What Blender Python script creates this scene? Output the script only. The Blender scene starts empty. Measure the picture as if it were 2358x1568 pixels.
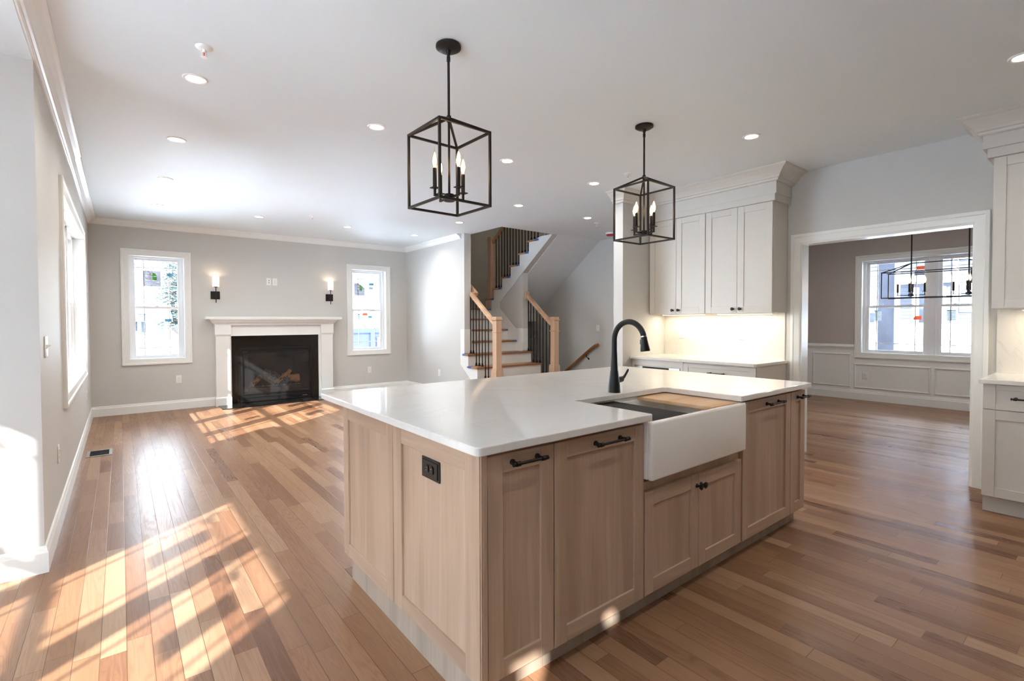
import bpy, bmesh, math, random
from mathutils import Vector, Matrix
random.seed(7)
sc = bpy.context.scene
col = sc.collection
PI = math.pi

# ------------------------------------------------------------------ camera, world, sun, exposure
cam_d = bpy.data.cameras.new('camera')
cam = bpy.data.objects.new('camera', cam_d)
col.objects.link(cam)
_f = Vector((0.62195854, 0.78273851, -0.02209072))
_r = Vector((0.78288578, -0.62215852, -0.00293941))
_u = Vector((0.01604472, 0.01546632, 0.99975165))
cam.matrix_world = Matrix(((_r.x, _u.x, -_f.x, 0.0), (_r.y, _u.y, -_f.y, 0.0), (_r.z, _u.z, -_f.z, 1.3153), (0, 0, 0, 1)))
cam_d.sensor_width = 36.0
cam_d.lens = 36.0 * 1134.83 / 2358.0
cam_d.shift_y = -19.31 / 2358.0
cam_d.clip_start = 0.02
cam_d.clip_end = 400
sc.camera = cam

SUN_STRENGTH = 20.0
SKY_STRENGTH = 5.0
LAMP_LIVING, LAMP_KITCHEN, LAMP_DINING = 1.4, 0.85, 1.0   # watts per recessed light
sc.view_settings.view_transform = 'Standard'
sc.view_settings.look = 'None'
sc.view_settings.exposure = 2.32
sc.view_settings.gamma = 1.0
sc.view_settings.use_curve_mapping = False

world = bpy.data.worlds.new('winter_sky')
sc.world = world
world.use_nodes = True
wn, wl = world.node_tree.nodes, world.node_tree.links
wn.clear()
w_out = wn.new('ShaderNodeOutputWorld')
w_bg = wn.new('ShaderNodeBackground')
w_tc = wn.new('ShaderNodeTexCoord')
w_sep = wn.new('ShaderNodeSeparateXYZ')
w_ramp = wn.new('ShaderNodeValToRGB')
wl.new(w_tc.outputs['Generated'], w_sep.inputs[0])
wl.new(w_sep.outputs['Z'], w_ramp.inputs[0])
wl.new(w_ramp.outputs[0], w_bg.inputs[0])
wl.new(w_bg.outputs[0], w_out.inputs[0])
e = w_ramp.color_ramp.elements
e[0].position = 0.0; e[0].color = (0.87, 0.95, 1.0, 1)
e[1].position = 0.7; e[1].color = (0.56, 0.76, 1.0, 1)
w_bg.inputs[1].default_value = SKY_STRENGTH

SUN_DX, SUN_DY = 1.36, 1.06          # metres travelled per metre of fall
sun_d = bpy.data.lights.new('sun', 'SUN')
sun_d.energy = SUN_STRENGTH
sun_d.angle = math.radians(0.6)
sun_d.color = (1.0, 0.975, 0.94)
sun = bpy.data.objects.new('sun', sun_d)
col.objects.link(sun)
sun.rotation_euler = Vector((SUN_DX, SUN_DY, -1.0)).to_track_quat('-Z', 'Y').to_euler()
sun.location = (-12, -9, 10)

cy = sc.cycles
cy.use_denoising = True
cy.max_bounces = 10
cy.diffuse_bounces = 6
cy.glossy_bounces = 4
cy.transmission_bounces = 6
cy.transparent_max_bounces = 24
cy.sample_clamp_indirect = 6.0
cy.caustics_reflective = False
cy.caustics_refractive = False
cy.blur_glossy = 0.5

# ------------------------------------------------------------------ materials
def lin(c):
    c = c / 255.0
    return c / 12.92 if c <= 0.04045 else ((c + 0.055) / 1.055) ** 2.4
def S(r, g, b): return (lin(r), lin(g), lin(b), 1.0)

class NT:
    def __init__(s, name):
        s.m = bpy.data.materials.new(name); s.m.use_nodes = True
        s.n, s.l = s.m.node_tree.nodes, s.m.node_tree.links
        s.bsdf = s.n.get('Principled BSDF'); s.out = s.n.get('Material Output')
    def new(s, t, **kw):
        nd = s.n.new(t)
        for k, v in kw.items(): setattr(nd, k, v)
        return nd
    def ln(s, a, b): s.l.new(a, b)
    def math(s, op, a, b=None, c=None):
        nd = s.n.new('ShaderNodeMath'); nd.operation = op
        for i, x in enumerate((a, b, c)):
            if x is None: continue
            if isinstance(x, (int, float)): nd.inputs[i].default_value = x
            else: s.l.new(x, nd.inputs[i])
        return nd.outputs[0]
    def mixc(s, fac, a, b, mode='MIX'):
        nd = s.n.new('ShaderNodeMix'); nd.data_type = 'RGBA'; nd.blend_type = mode
        for sock, x in ((nd.inputs[0], fac), (nd.inputs[6], a), (nd.inputs[7], b)):
            if isinstance(x, (int, float)): sock.default_value = x
            elif isinstance(x, tuple): sock.default_value = x
            else: s.l.new(x, sock)
        return nd.outputs[2]
    def ramp(s, fac, stops):
        nd = s.n.new('ShaderNodeValToRGB'); s.l.new(fac, nd.inputs[0])
        el = nd.color_ramp.elements
        while len(el) < len(stops): el.new(0.5)
        for k, (p, c) in enumerate(stops): el[k].position = p; el[k].color = c
        return nd.outputs[0]
    def obj_xyz(s):
        tc = s.new('ShaderNodeTexCoord'); sp = s.new('ShaderNodeSeparateXYZ')
        s.ln(tc.outputs['Object'], sp.inputs[0]); return tc.outputs['Object'], sp.outputs
    def comb(s, x, y, z):
        nd = s.new('ShaderNodeCombineXYZ')
        for i, v in enumerate((x, y, z)):
            if isinstance(v, (int, float)): nd.inputs[i].default_value = v
            else: s.ln(v, nd.inputs[i])
        return nd.outputs[0]
    def noise(s, vec, scale, detail=3, rough=.5, dist=0.0):
        nd = s.new('ShaderNodeTexNoise'); nd.inputs['Scale'].default_value = scale
        nd.inputs['Detail'].default_value = detail; nd.inputs['Roughness'].default_value = rough
        nd.inputs['Distortion'].default_value = dist
        if vec is not None: s.ln(vec, nd.inputs['Vector'])
        return nd.outputs['Fac']
    def bump(s, h, strength=.1, dist=.01):
        nd = s.new('ShaderNodeBump'); nd.inputs['Strength'].default_value = strength
        nd.inputs['Distance'].default_value = dist; s.ln(h, nd.inputs['Height'])
        s.ln(nd.outputs[0], s.bsdf.inputs['Normal'])
    def p(s, **kw):
        for k, v in kw.items(): s.bsdf.inputs[k.replace('_', ' ')].default_value = v

def plain(name, c, rough=.5, metal=0.0, spec=.5, mottle=.02, scale=6.0):
    t = NT(name)
    vec, _ = t.obj_xyz()
    n = t.noise(vec, scale, 3)
    c = S(*c)
    lo = tuple(x * (1 - mottle) for x in c[:3]) + (1,)
    hi = tuple(min(1, x * (1 + mottle)) for x in c[:3]) + (1,)
    t.ln(t.ramp(n, [(.3, lo), (.7, hi)]), t.bsdf.inputs['Base Color'])
    t.p(Roughness=rough, Metallic=metal)
    t.bsdf.inputs['Specular IOR Level'].default_value = spec
    return t.m

def paint(name, c, rough):
    t = NT(name); vec, _ = t.obj_xyz()
    n = t.noise(vec, 1.1, 2); c = S(*c)
    lo = tuple(x * .985 for x in c[:3]) + (1,)
    t.ln(t.ramp(n, [(.35, lo), (.65, c)]), t.bsdf.inputs['Base Color'])
    t.p(Roughness=rough); t.bsdf.inputs['Specular IOR Level'].default_value = .35
    t.bump(t.noise(vec, 260, 2), .05, .002)
    return t.m

def emit(name, c, strength):
    t = NT(name); t.n.remove(t.bsdf)
    em = t.new('ShaderNodeEmission'); em.inputs[0].default_value = c; em.inputs[1].default_value = strength
    t.ln(em.outputs[0], t.out.inputs[0]); return t.m

def floor_mat():
    t = NT('oak_strip_floor'); vec, xyz = t.obj_xyz()
    W = .083
    u = t.math('DIVIDE', xyz[0], W)
    row = t.math('FLOOR', u); fu = t.math('FRACT', u)
    wn1 = t.new('ShaderNodeTexWhiteNoise', noise_dimensions='1D'); t.ln(row, wn1.inputs['W'])
    Lr = t.math('MULTIPLY_ADD', wn1.outputs['Value'], .55, .62)
    off = t.math('MULTIPLY', wn1.outputs['Value'], 37.7)
    v0 = t.math('ADD', t.math('DIVIDE', xyz[1], Lr), off)
    # boards of unequal length: warp the board coordinate a little
    wob = t.math('MULTIPLY', t.math('SINE', t.math('MULTIPLY', v0, 2.1)), .32)
    v = t.math('ADD', v0, wob)
    bid = t.math('FLOOR', v); fv = t.math('FRACT', v)
    wn2 = t.new('ShaderNodeTexWhiteNoise', noise_dimensions='2D')
    t.ln(t.comb(row, bid, 0.0), wn2.inputs['Vector'])
    rnd = wn2.outputs['Value']
    wn3 = t.new('ShaderNodeTexWhiteNoise', noise_dimensions='2D')
    t.ln(t.comb(t.math('ADD', row, 17.3), t.math('ADD', bid, 5.1), 0.0), wn3.inputs['Vector'])
    rnd2 = wn3.outputs['Value']
    # grain
    gx = t.math('MULTIPLY_ADD', rnd, 61.0, t.math('MULTIPLY', xyz[0], 14.0))
    gy = t.math('MULTIPLY_ADD', rnd2, 47.0, t.math('MULTIPLY', xyz[1], .85))
    gv = t.comb(gx, gy, t.math('MULTIPLY', rnd, 9.0))
    n1 = t.noise(gv, 1.0, 2, .5, .6)
    rings = t.math('SINE', t.math('MULTIPLY', n1, 78.0))
    rings = t.math('MULTIPLY_ADD', rings, .5, .5)
    rings = t.math('POWER', rings, 2.2)
    fine = t.noise(t.comb(t.math('MULTIPLY', xyz[0], 330.0), t.math('MULTIPLY', xyz[1], 9.0), rnd), 1.0, 2, .6)
    broad = t.noise(gv, .45, 2)
    base = t.ramp(rnd, [(0.0, S(106, 74, 52)), (.10, S(126, 92, 67)), (.40, S(142, 106, 78)), (.72, S(152, 117, 88)), (1.0, S(168, 137, 109))])
    redder = t.mixc(t.math('MULTIPLY', rnd2, .28), base, S(138, 97, 72))
    dark = t.mixc(1.0, redder, S(196, 174, 158), 'MULTIPLY')
    c1 = t.mixc(t.math('MULTIPLY', rings, t.math('MULTIPLY_ADD', rnd2, .34, .08)), redder, dark)
    c2 = t.mixc(t.math('MULTIPLY', t.math('SUBTRACT', fine, .35), .55), c1, dark)
    c3 = t.mixc(t.math('MULTIPLY', t.math('SUBTRACT', broad, .45), .9), c2, S(162, 130, 102))
    # seams
    eu = t.math('MINIMUM', fu, t.math('SUBTRACT', 1.0, fu))
    ev = t.math('MULTIPLY', t.math('MINIMUM', fv, t.math('SUBTRACT', 1.0, fv)), t.math('DIVIDE', Lr, W))
    ed = t.math('MINIMUM', eu, ev)
    mr = t.new('ShaderNodeMapRange', interpolation_type='SMOOTHSTEP')
    mr.inputs['From Min'].default_value = .006; mr.inputs['From Max'].default_value = .022
    t.ln(ed, mr.inputs['Value'])
    seam = mr.outputs[0]
    c4 = t.mixc(seam, S(96, 64, 42), c3)
    t.ln(c4, t.bsdf.inputs['Base Color'])
    t.ln(t.math('MULTIPLY_ADD', rings, .05, t.math('MULTIPLY_ADD', rnd, .06, .27)), t.bsdf.inputs['Roughness'])
    t.bsdf.inputs['Specular IOR Level'].default_value = .2
    h = t.math('ADD', t.math('MULTIPLY', seam, 1.0), t.math('MULTIPLY', fine, .05))
    tilt = t.math('MULTIPLY', t.math('SUBTRACT', fu, .5), t.math('MULTIPLY', t.math('SUBTRACT', rnd2, .5), .35))
    t.bump(t.math('ADD', h, tilt), .25, .0012)
    return t.m

def grain_mat(name, base, dark, light, axis, rough=.42, fine=1.0, contrast=1.0, coat=0.0):
    """stained timber with the grain running along the given axis"""
    t = NT(name); vec, xyz = t.obj_xyz()
    k = [95.0 * fine] * 3; k['xyz'.index(axis)] = 2.6
    fx = t.noise(t.comb(*[t.math('MULTIPLY', xyz[i], k[i]) for i in range(3)]), 1.0, 4, .65)
    kb = [7.0] * 3; kb['xyz'.index(axis)] = .55
    bx = t.noise(t.comb(*[t.math('MULTIPLY', xyz[i], kb[i]) for i in range(3)]), 1.0, 3, .5, .5)
    rings = t.math('MULTIPLY_ADD', t.math('SINE', t.math('MULTIPLY', bx, 46.0)), .5, .5)
    c = t.ramp(bx, [(.3, S(*dark)), (.5, S(*base)), (.72, S(*light))])
    c = t.mixc(t.math('MULTIPLY', t.math('SUBTRACT', fx, .3), 1.1 * contrast), c, S(*dark))
    c = t.mixc(t.math('MULTIPLY', rings, .14 * contrast), c, S(*dark))
    t.ln(c, t.bsdf.inputs['Base Color'])
    t.p(Roughness=rough); t.bump(fx, .05, .001)
    t.bsdf.inputs['Coat Weight'].default_value = coat
    return t.m

def quartz_mat(name, vein=.22, rough=.07, base=(232, 231, 228)):
    t = NT(name); vec, xyz = t.obj_xyz()
    n = t.noise(vec, 1.6, 5, .6, 1.2)
    d = t.math('ABSOLUTE', t.math('SUBTRACT', n, .5))
    mr = t.new('ShaderNodeMapRange'); mr.inputs['From Min'].default_value = 0.0; mr.inputs['From Max'].default_value = .028
    t.ln(d, mr.inputs['Value'])
    br = t.noise(vec, 3.2, 3)
    m = t.math('MULTIPLY', t.math('SUBTRACT', 1.0, mr.outputs[0]), t.math('MULTIPLY', br, vein * 2))
    cloud = t.noise(vec, 1.1, 3)
    b = t.ramp(cloud, [(.3, S(*[x - 4 for x in base])), (.7, S(*base))])
    t.ln(t.mixc(m, b, S(168, 165, 160)), t.bsdf.inputs['Base Color'])
    t.p(Roughness=rough); t.bsdf.inputs['Specular IOR Level'].default_value = .6
    return t.m

def glass_mat(name, refl=.9, tint=(1, 1, 1, 1), dust=0.0):
    t = NT(name); t.n.remove(t.bsdf)
    tr = t.new('ShaderNodeBsdfTransparent'); tr.inputs[0].default_value = tint
    gl = t.new('ShaderNodeBsdfGlossy'); gl.inputs['Roughness'].default_value = .02
    fr = t.new('ShaderNodeFresnel'); fr.inputs[0].default_value = 1.45
    mx = t.new('ShaderNodeMixShader')
    t.ln(t.math('MULTIPLY', fr.outputs[0], refl), mx.inputs[0])
    base = tr.outputs[0]
    if dust:
        df = t.new('ShaderNodeBsdfDiffuse'); df.inputs[0].default_value = (.78, .84, .9, 1)
        m2 = t.new('ShaderNodeMixShader'); m2.inputs[0].default_value = dust
        t.ln(tr.outputs[0], m2.inputs[1]); t.ln(df.outputs[0], m2.inputs[2]); base = m2.outputs[0]
    t.ln(base, mx.inputs[1]); t.ln(gl.outputs[0], mx.inputs[2]); t.ln(mx.outputs[0], t.out.inputs[0])
    return t.m

def backlit_mat(name, c, c2=None, scale=60.0, see=0.0):
    """thin printed paper or film: part diffuse, part translucent"""
    t = NT(name); t.n.remove(t.bsdf)
    vec, xyz = t.obj_xyz()
    if c2:
        w = t.math('SINE', t.math('MULTIPLY', xyz[2], scale * 6.28))
        cc = t.mixc(t.math('GREATER_THAN', w, .55), S(*c), S(*c2))
    else:
        cc = t.mixc(t.noise(vec, 30, 2), S(*c), S(*[max(0, x - 8) for x in c]))
    d = t.new('ShaderNodeBsdfDiffuse'); tl = t.new('ShaderNodeBsdfTranslucent'); mx = t.new('ShaderNodeMixShader')
    mx.inputs[0].default_value = .4
    t.ln(cc, d.inputs[0]); t.ln(cc, tl.inputs[0])
    t.ln(d.outputs[0], mx.inputs[1]); t.ln(tl.outputs[0], mx.inputs[2])
    if see:
        tr = t.new('ShaderNodeBsdfTransparent'); m2 = t.new('ShaderNodeMixShader'); m2.inputs[0].default_value = see
        t.ln(mx.outputs[0], m2.inputs[1]); t.ln(tr.outputs[0], m2.inputs[2]); t.ln(m2.outputs[0], t.out.inputs[0])
    else: t.ln(mx.outputs[0], t.out.inputs[0])
    return t.m

M = {}
M['wall'] = paint('greige_wall_paint', (204, 203, 199), .55)
M['dwall'] = paint('taupe_wall_paint', (190, 181, 175), .55)
M['ceil'] = paint('ceiling_paint', (227, 234, 237), .6)
M['white'] = plain('trim_white', (235, 237, 234), .32, mottle=.01)
M['cabw'] = plain('cabinet_white', (210, 206, 198), .35, mottle=.01)
M['vinyl'] = plain('vinyl_white', (238, 239, 240), .35, mottle=.01)
M['floor'] = floor_mat()
M['oakv'] = grain_mat('washed_oak_vertical', (190, 163, 140), (160, 135, 114), (204, 180, 158), 'z', .42)
M['oakh'] = grain_mat('washed_oak_horizontal', (188, 161, 138), (160, 134, 113), (202, 178, 156), 'x', .42)
M['oakh2'] = grain_mat('washed_oak_rail', (188, 161, 138), (160, 134, 113), (202, 178, 156), 'y', .42)
M['plinth'] = grain_mat('washed_oak_plinth', (172, 156, 140), (148, 134, 119), (188, 172, 156), 'z', .5)
M['quartz'] = quartz_mat('white_quartz', .08, .06)
M['splash'] = quartz_mat('veined_backsplash_quartz', .17, .42, (222, 217, 208))
M['black'] = plain('black_metal', (22, 22, 23), .42, .3, mottle=.05)
M['bronze'] = plain('dark_bronze_metal', (40, 36, 33), .45, .5, mottle=.05)
M['fixture'] = plain('matte_black_faucet', (24, 26, 28), .36, .2, mottle=.05)
M['iron'] = plain('black_iron', (12, 12, 12), .5, .3, mottle=.05)
M['granite'] = plain('black_granite', (22, 21, 20), .18, mottle=.5, scale=60)
M['firebox'] = plain('firebox_black', (26, 26, 27), .45, mottle=.1)
M['ceramic'] = plain('fireclay_white', (242, 240, 236), .07, mottle=.005)
M['maple'] = grain_mat('raw_maple', (208, 176, 148), (190, 156, 128), (222, 192, 166), 'z', .5, .5, .5)
M['mapley'] = grain_mat('raw_maple_rail', (204, 168, 136), (186, 148, 116), (218, 184, 154), 'y', .45, .5, .5)
M['tread'] = grain_mat('oak_tread', (164, 116, 76), (134, 90, 56), (184, 136, 94), 'x', .35, .6, .8)
M['treadend'] = grain_mat('oak_tread_end', (196, 150, 112), (170, 122, 86), (206, 162, 124), 'y', .4, .6, .6)
M['handrail'] = grain_mat('oak_handrail', (158, 104, 62), (126, 80, 46), (178, 124, 80), 'y', .35, .6, .8)
M['board'] = grain_mat('cutting_board_maple', (222, 184, 142), (202, 158, 114), (234, 202, 164), 'x', .45, .4, .9)
M['tape'] = plain('blue_painters_tape', (70, 110, 190), .6)
M['steel'] = plain('stainless_steel', (176, 176, 174), .3, 1.0)
M['chrome'] = plain('chrome', (230, 230, 232), .12, 1.0)
M['register'] = plain('register_nickel', (150, 146, 140), .4, .7)
M['hole'] = plain('dark_slot', (14, 13, 13), .7)
M['plastic'] = plain('white_plastic', (235, 235, 232), .35, mottle=.005)
M['red'] = plain('red_plastic', (190, 24, 28), .35)
M['pane'] = glass_mat('window_glass', .8)
M['fireglass'] = glass_mat('fireplace_glass', 1.0, (.86, .87, .88, 1), .018)
M['bulbglass'] = glass_mat('bulb_glass', .35, (1.0, .95, .86, 1))
M['led'] = emit('downlight_glow', (1.0, .86, .68, 1), 14.0)
M['strip'] = emit('led_strip_glow', (1.0, .86, .68, 1), 3.0)
M['filament'] = emit('filament_glow', (1.0, .70, .40, 1), 9.0)
M['shade'] = emit('lit_glass_shade', (1.0, .84, .68, 1), .38)
M['log'] = plain('ceramic_log_bark', (118, 96, 76), .85, mottle=.6, scale=22)
M['logcut'] = plain('ceramic_log_core', (206, 150, 96), .8, mottle=.25, scale=18)
M['ash'] = plain('charred_log_grey', (98, 100, 104), .9, mottle=.8, scale=40)
M['ember'] = plain('ember_wool', (190, 178, 160), .9, mottle=.5, scale=60)
M['paper'] = backlit_mat('white_paper_label', (222, 228, 228))
M['print'] = plain('grey_print', (92, 96, 100), .7)
M['sticker'] = backlit_mat('grey_film_sticker', (150, 150, 158), see=.12)
M['stwhite'] = backlit_mat('white_print', (232, 232, 234))
M['stgreen'] = backlit_mat('green_print', (120, 206, 88))
M['teal'] = backlit_mat('teal_label', (120, 168, 180))
M['orange'] = backlit_mat('orange_label', (240, 152, 118))
M['maroon'] = backlit_mat('maroon_film', (96, 44, 60))
# outdoors
M['snow'] = plain('snow', (222, 226, 231), .7, mottle=.05, scale=.4)
M['dirt'] = plain('frozen_soil', (110, 96, 82), .9, mottle=.3, scale=1.5)
M['bark'] = plain('winter_bark', (74, 66, 60), .9, mottle=.2)
M['needles'] = plain('conifer_needles', (40, 54, 50), .8, mottle=.4, scale=3)
M['siding'] = plain('blue_grey_siding', (24, 32, 44), .6, mottle=.05)
M['housew'] = plain('white_siding', (150, 156, 166), .6)
M['roofing'] = plain('slate_roofing', (66, 72, 84), .8)
M['glassdark'] = plain('house_window_glass', (40, 48, 58), .15)
M['wrap'] = plain('plastic_wrapped_column', (74, 80, 94), .25, mottle=.25, scale=5)
M['dumpster'] = plain('blue_dumpster_paint', (14, 24, 78), .5)
M['slide'] = plain('green_plastic', (20, 96, 76), .4)
M['car'] = plain('grey_car_paint', (56, 62, 78), .3)

# ------------------------------------------------------------------ mesh builder
class MB:
    def __init__(s, T=None):
        s.v, s.f, s.mi, s.sm = [], [], [], []
        s.T = T; s.k = 0
    def add(s, vs, fs, smooth=False):
        o = len(s.v)
        for p in vs:
            p = Vector(p)
            s.v.append(s.T @ p if s.T is not None else p)
        for f in fs:
            s.f.append([i + o for i in f]); s.mi.append(s.k); s.sm.append(smooth)
        return s
    def box(s, x0, x1, y0, y1, z0, z1, bev=0.0, seg=1):
        x0, x1 = sorted((x0, x1)); y0, y1 = sorted((y0, y1)); z0, z1 = sorted((z0, z1))
        if not bev:
            return s.add([(x0, y0, z0), (x1, y0, z0), (x1, y1, z0), (x0, y1, z0), (x0, y0, z1), (x1, y0, z1), (x1, y1, z1), (x0, y1, z1)],
                         [(0, 3, 2, 1), (4, 5, 6, 7), (0, 1, 5, 4), (1, 2, 6, 5), (2, 3, 7, 6), (3, 0, 4, 7)])
        bm = bmesh.new(); bmesh.ops.create_cube(bm, size=1.0)
        for v in bm.verts: v.co = Vector(((x0 + x1) / 2 + v.co.x * (x1 - x0), (y0 + y1) / 2 + v.co.y * (y1 - y0), (z0 + z1) / 2 + v.co.z * (z1 - z0)))
        bev = min(bev, .49 * min(x1 - x0, y1 - y0, z1 - z0))
        bmesh.ops.bevel(bm, geom=list(bm.edges), offset=bev, segments=seg, affect='EDGES', profile=.5)
        bm.verts.index_update()
        s.add([v.co.copy() for v in bm.verts], [[v.index for v in f.verts] for f in bm.faces], seg > 1)
        bm.free(); return s
    def prism(s, poly, axis, a0, a1, smooth=False):
        """poly: 2-D outline in the other two axes (x: y,z / y: x,z / z: x,y)"""
        n = len(poly); vs = []
        for a in (a0, a1):
            for p, q in poly:
                vs.append({'x': (a, p, q), 'y': (p, a, q), 'z': (p, q, a)}[axis])
        fs = [list(range(n))[::-1], list(range(n, 2 * n))] + [[i, (i + 1) % n, n + (i + 1) % n, n + i] for i in range(n)]
        return s.add(vs, fs, smooth)
    def tube(s, pts, r, n=10, cap=True, smooth=True):
        pts = [Vector(p) for p in pts]; m = len(pts)
        rs = r if isinstance(r, (list, tuple)) else [r] * m
        vs, fs = [], []; up = None
        for i, p in enumerate(pts):
            t = (pts[min(i + 1, m - 1)] - pts[max(i - 1, 0)]).normalized()
            if up is None:
                a = Vector((0, 0, 1)) if abs(t.z) < .9 else Vector((1, 0, 0))
                up = (a - t * a.dot(t)).normalized()
            else: up = (up - t * up.dot(t)).normalized()
            b = t.cross(up)
            for k in range(n):
                an = 2 * PI * k / n
                vs.append(p + (up * math.cos(an) + b * math.sin(an)) * rs[i])
        for i in range(m - 1):
            for k in range(n):
                fs.append([i * n + k, i * n + (k + 1) % n, (i + 1) * n + (k + 1) % n, (i + 1) * n + k])
        if cap: fs += [list(range(n))[::-1], list(range((m - 1) * n, m * n))]
        return s.add(vs, fs, smooth)
    def bar(s, p0, p1, w, h=None, up=(0, 0, 1)):
        """square bar from p0 to p1"""
        p0, p1 = Vector(p0), Vector(p1); t = (p1 - p0).normalized(); h = h or w
        up = Vector(up)
        if abs(t.dot(up)) > .95: up = Vector((1, 0, 0)) if abs(t.x) < .9 else Vector((0, 1, 0))
        b = t.cross(up).normalized(); u = b.cross(t).normalized()
        vs = [p + b * (sx * w / 2) + u * (sy * h / 2) for p in (p0, p1) for sx, sy in ((-1, -1), (1, -1), (1, 1), (-1, 1))]
        return s.add(vs, [(0, 1, 2, 3), (7, 6, 5, 4), (0, 4, 5, 1), (1, 5, 6, 2), (2, 6, 7, 3), (3, 7, 4, 0)])
    def lathe(s, prof, c=(0, 0, 0), n=24, smooth=True, axis='z'):
        vs, fs = [], []; m = len(prof)
        for r, z in prof:
            for k in range(n):
                a = 2 * PI * k / n; x, y = r * math.cos(a), r * math.sin(a)
                q = {'z': (x, y, z), 'y': (x, z, y), 'x': (z, x, y)}[axis]
                vs.append((c[0] + q[0], c[1] + q[1], c[2] + q[2]))
        for i in range(m - 1):
            for k in range(n):
                fs.append([i * n + k, i * n + (k + 1) % n, (i + 1) * n + (k + 1) % n, (i + 1) * n + k])
        fs += [list(range(n))[::-1], list(range((m - 1) * n, m * n))]
        return s.add(vs, fs, smooth)
    def sweep(s, pts, N, prof, closed=False):
        """mitred moulding: pts lie in a plane with normal N; prof = [(in-plane offset, height along N)] closed outline"""
        pts = [Vector(p) for p in pts]; N = Vector(N).normalized(); m = len(pts); k = len(prof)
        vs, fs = [], []
        for i, p in enumerate(pts):
            ds = []
            if closed or i > 0: ds.append((p - pts[i - 1]).normalized())
            if closed or i < m - 1: ds.append((pts[(i + 1) % m] - p).normalized())
            ns = [N.cross(d).normalized() for d in ds]
            if len(ns) == 1: mv = ns[0]
            else:
                b = (ns[0] + ns[1]).normalized(); mv = b / max(.2, b.dot(ns[0]))
            for a, h in prof: vs.append(p + mv * a + N * h)
        segs = m if closed else m - 1
        for i in range(segs):
            j = (i + 1) % m
            for q in range(k):
                fs.append([i * k + q, i * k + (q + 1) % k, j * k + (q + 1) % k, j * k + q])
        if not closed: fs += [list(range(k)), list(range((m - 1) * k, m * k))[::-1]]
        return s.add(vs, fs)
    def mesh(s, name, off=None):
        me = bpy.data.meshes.new(name)
        vs = [v - off for v in s.v] if off is not None else s.v
        me.from_pydata([tuple(v) for v in vs], [], s.f)
        for i, p in enumerate(me.polygons): p.material_index = s.mi[i]; p.use_smooth = s.sm[i]
        bm = bmesh.new(); bm.from_mesh(me)
        bmesh.ops.recalc_face_normals(bm, faces=bm.faces)
        for ed in bm.edges:
            if len(ed.link_faces) == 2 and ed.calc_face_angle(0) > .65: ed.smooth = False
        bm.to_mesh(me); bm.free(); me.update()
        return me
    def obj(s, name, mats, parent=None, origin=None):
        if not isinstance(mats, (list, tuple)): mats = [mats]
        off = ORG.get(parent.name) if parent else (Vector(origin) if origin is not None else None)
        me = s.mesh(name, off)
        for m_ in mats: me.materials.append(M[m_] if isinstance(m_, str) else m_)
        o = bpy.data.objects.new(name, me); col.objects.link(o)
        if parent:
            o.parent = parent; ORG[o.name] = off if off is not None else Vector((0, 0, 0))
        elif origin is not None:
            o.location = origin; ORG[o.name] = Vector(origin)
        else: ORG[o.name] = Vector((0, 0, 0))
        return o
ORG = {}
def tag(o, label, cat, group=None, kind=None):
    o['label'] = label; o['category'] = cat
    if group: o['group'] = group
    if kind: o['kind'] = kind
    return o
def thing(name, label, cat, loc=(0, 0, 0), group=None, kind=None, rz=0.0, local=False):
    o = bpy.data.objects.new(name, None); o.empty_display_size = .1
    col.objects.link(o); o.location = loc; o.rotation_euler = (0, 0, rz)
    ORG[o.name] = Vector((0, 0, 0)) if local else Vector(loc)
    return tag(o, label, cat, group, kind)
def dup(root, loc, rz=None, label=None):
    r = root.copy(); col.objects.link(r); r.location = loc
    if rz is not None: r.rotation_euler = (0, 0, rz)
    if label: r['label'] = label
    for ch in list(root.children):
        c = ch.copy(); col.objects.link(c); c.parent = r
        for g in list(ch.children):
            d = g.copy(); col.objects.link(d); d.parent = c
    return r
def struct(name, mb, mats, label=None, cat=None):
    o = mb.obj(name, mats); o['kind'] = 'structure'
    if label: o['label'] = label
    if cat: o['category'] = cat
    return o

# ------------------------------------------------------------------ dimensions
XL, YF, YS = -0.331, 8.952, 3.55       # window wall, fireplace wall, nook return wall
XS, YSE = 4.449, 6.86                  # wall beside the stair, its free end
XC, XD = 5.238, 9.566                  # kitchen wall, dining window wall
H = 2.765
X2 = 5.65                              # wall between the two stair flights
XR = 6.80                              # wall beside the cellar stair
NX, NY, NZ = -2.27, -0.74, 2.665       # sunroom walls and ceiling
KY = -4.20                             # wall behind the kitchen

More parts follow.
